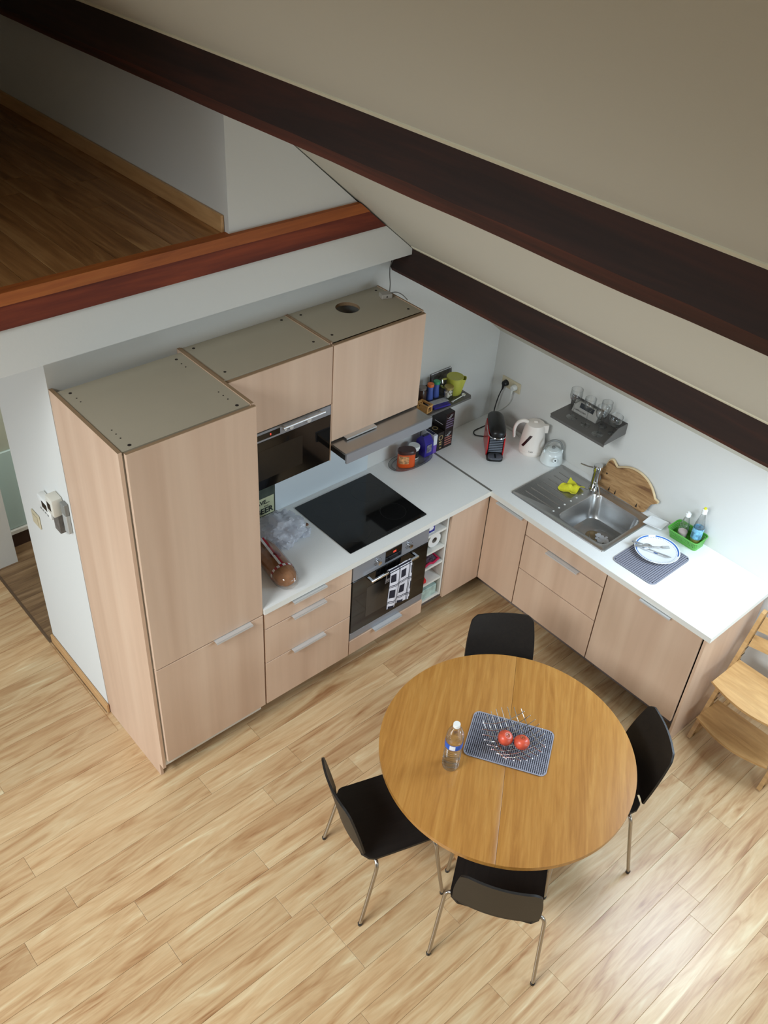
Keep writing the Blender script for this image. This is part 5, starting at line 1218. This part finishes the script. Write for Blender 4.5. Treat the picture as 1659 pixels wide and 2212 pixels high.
def apple(label, x, y, r, rz, tx):
    bm = B(); n = 20; pr = []
    for i in range(15):
        a = -PI/2+PI*i/14; rr = r*math.cos(a)*(1.02 if a > 0 else .96); z_ = r*.92*math.sin(a)
        if a > 1.0: z_ -= r*.22*(a-1.0)/.57
        if a < -1.1: z_ += r*.10*(-a-1.1)/.47
        pr.append((max(rr, 0), z_))
    M = Matrix.Translation((x, y, FB.z+.013+r*.98)) @ Euler((tx, 0, rz)).to_matrix().to_4x4()
    t = thing('apple', label, 'apple', (x, y, FB.z+.01), 0, 'apples in the wire bowl')
    obj('fruit', lathe(bm, pr, n, M=M), APPLE, t, smooth=True)
    obj('stem_cavity', lathe(B(), [(0, r*.70), (.006, r*.72), (.010, r*.80)], 12, M=M), mat('apple_cavity', S(120, 96, 50), 0.6), t, recalc=False)
    obj('stem', tube(B(), [M @ Vector((0, 0, r*.68)), M @ Vector((.002, 0, r*.92))], .0014, 6), mat('apple_stem', S(82, 60, 36), 0.8), t)
apple('darker red apple, left of the two in the wire bowl', -1.826, -1.868, .036, 0.3, 0.35)
apple('orange-red apple, right of the two in the wire bowl', -1.786, -1.931, .036, 1.9, 0.15)

# ------------------------------------------------------------------ chairs
def make_chair(label, loc, rz):
    t = thing('dining_chair', label, 'chair', loc, rz, 'black plywood chairs around the table')
    bm = B()
    def seat(u, v):
        x = -0.185+0.40*u; y = (v-0.5)*2
        hw = 0.195
        if u < 0.12: hw *= math.sqrt(max(0, 1-((0.12-u)/0.12)**2*0.35))*1.0
        if u > 0.92: hw *= math.sqrt(1-((u-0.92)/0.08)**2*0.18)
        z = 0.447-0.012*math.cos(y*1.4)*math.sin(u*PI)-0.03*max(0, u-0.82)**1.5/0.18**1.5*0.6+0.010*max(0, 0.15-u)/0.15
        return Vector((x, hw*y, z))
    grid(bm, 16, 12, seat); obj('seat', thicken(bm, 0.011), BLKP, t, smooth=True, world=False)
    bm = B()
    def back(u, v):
        h = 0.40*u; y = (v-0.5)*2
        q = min(1, max(0, (h-0.045)/0.045)); hw = 0.110+0.068*q*q*(3-2*q)
        if h >= 0.09: hw = 0.180+0.006*math.sin((h-0.06)/0.34*PI)-0.022*((h-0.06)/0.34)**2
        if h > 0.365: hw *= math.sqrt(max(0.0, 1-((h-0.365)/0.035)**2*0.30))
        # curve from the seat rear up the back
        if h < 0.09: a = h/0.09; x = -0.165-0.052*math.sin(a*PI/2); z = 0.448+0.040*(1-math.cos(a*PI/2))
        else: a = (h-0.09)/0.31; x = -0.217-0.070*a; z = 0.488+0.305*a
        x += 0.030*(y*hw/0.185)**2
        if 0.03 <= h < 0.09: z -= 0.0*abs(y)
        return Vector((x, hw*y, z))
    grid(bm, 40, 12, back); obj('backrest', thicken(bm, 0.010), BLKP, t, smooth=True, world=False)
    fr_ = obj('frame', tube(tube(B(), [(-0.13, -0.17, 0.426), (-0.13, 0.17, 0.426)], .009, 8), [(0.15, -0.17, 0.423), (0.15, 0.17, 0.423)], .009, 8), SATIN, t, smooth=True, world=False)
    for sx, sy in ((-1, 1), (-1, -1), (1, 1), (1, -1)):
        x0 = -0.13 if sx < 0 else 0.15; xf = -0.205 if sx < 0 else 0.215
        ps = smoothpath([(x0, sy*0.10, 0.424), (x0, sy*0.185, 0.424), (x0-0.004*(-sx), sy*0.212, 0.405), (x0+(xf-x0)*0.2, sy*0.218, 0.34), (x0+(xf-x0)*0.6, sy*0.227, 0.17), (xf, sy*0.236, 0.012)], 4)
        lg = obj('leg', tube(B(), ps, .0088, 10), SATIN, t, smooth=True, world=False)
        obj('foot_cap', lathe(B(), [(0, 0), (.010, 0), (.011, .014), (.009, .016)], 12, (xf, sy*0.236, 0.0003)), BLK, lg, smooth=True, world=False)
    return t
make_chair('black plywood chair left of the table, seen side-on', (-2.322, -1.656, 0), math.radians(-18))
make_chair('black plywood chair in front of the table, back towards the viewer', (-2.138, -2.198, 0), math.radians(34))
make_chair('black plywood chair right of the table, near the dishwasher', (-1.430, -2.138, 0), math.radians(143.5))
make_chair('black plywood chair behind the table, facing the viewer', (-1.424, -1.534, 0), math.radians(231))

# ------------------------------------------------------------------ highchair
t = thing('highchair', 'wooden adjustable highchair standing by the wall beside the units', 'highchair', (-0.28, -2.386, 0))
ya, yb = -2.165, -2.607
for y in (ya, yb):
    sgn = 1 if y == ya else -1; y0, y1 = (y-0.011, y+0.011)
    P_ = [(-0.470, 0.012), (-0.430, 0.004), (-0.085, 0.765), (-0.098, 0.785), (-0.125, 0.775)]
    side = obj('side_post', prism(B(), P_, y0, y1, M=Matrix(((1, 0, 0, 0), (0, 0, 1, 0), (0, 1, 0, 0), (0, 0, 0, 1)))), HCW, t)
    obj('floor_runner', bb(-0.445, -0.030, y0, y1, 0.0008, 0.035, bev=0.004), HCW, t)
    for i in range(13):
        f = 0.16+i*0.052; x = -0.430+(0.345)*f; z = 0.004+0.761*f
        yy = y0-0.0008 if sgn > 0 else y1+0.0008
        obj('slot', box(B(), -.016, .016, -.001, .001, -.0035, .0035, M=Matrix.Translation((x-.006, (y-sgn*0.0112), z))), HOLE, side)
def hseat(x0, x1, z, bulge):
    pts = [(x1, ya-0.012), (x0, ya-0.012)]
    for i in range(13):
        v = i/12; pts.append((x0-bulge*math.sin(v*PI), ya-0.004+(yb+0.004-ya+0.004)*v if 0 < v < 1 else (ya-0.004 if v == 0 else yb+0.004)))
    pts += [(x0, yb+0.012), (x1, yb+0.012)]
    return prism(B(), [(x, y) for x, y in pts], z-0.014, z, bev=0.003)
obj('seat', hseat(-0.485, -0.225, 0.500, 0.045), HCW, t)
obj('footrest', hseat(-0.490, -0.290, 0.215, 0.050), HCW, t)
for z0, z1 in ((0.665, 0.745), (0.575, 0.640)):
    bm = B()
    def bk(u, v):
        y = ya-0.012+(yb-ya+0.024)*u; z = z0+(z1-z0)*v
        return Vector((-0.430+0.345*(z-0.004)/0.761-0.004+0.035*math.sin(u*PI), y, z))
    grid(bm, 14, 2, bk); obj('back_slat', thicken(bm, 0.012), HCW, t, smooth=True)
obj('cross_rod', tube(B(), [(-0.25, ya-0.01, 0.36), (-0.25, yb+0.01, 0.36)], .005, 8), STEEL, t)
obj('cross_rod', tube(B(), [(-0.33, ya-0.01, 0.12), (-0.33, yb+0.01, 0.12)], .005, 8), STEEL, t)
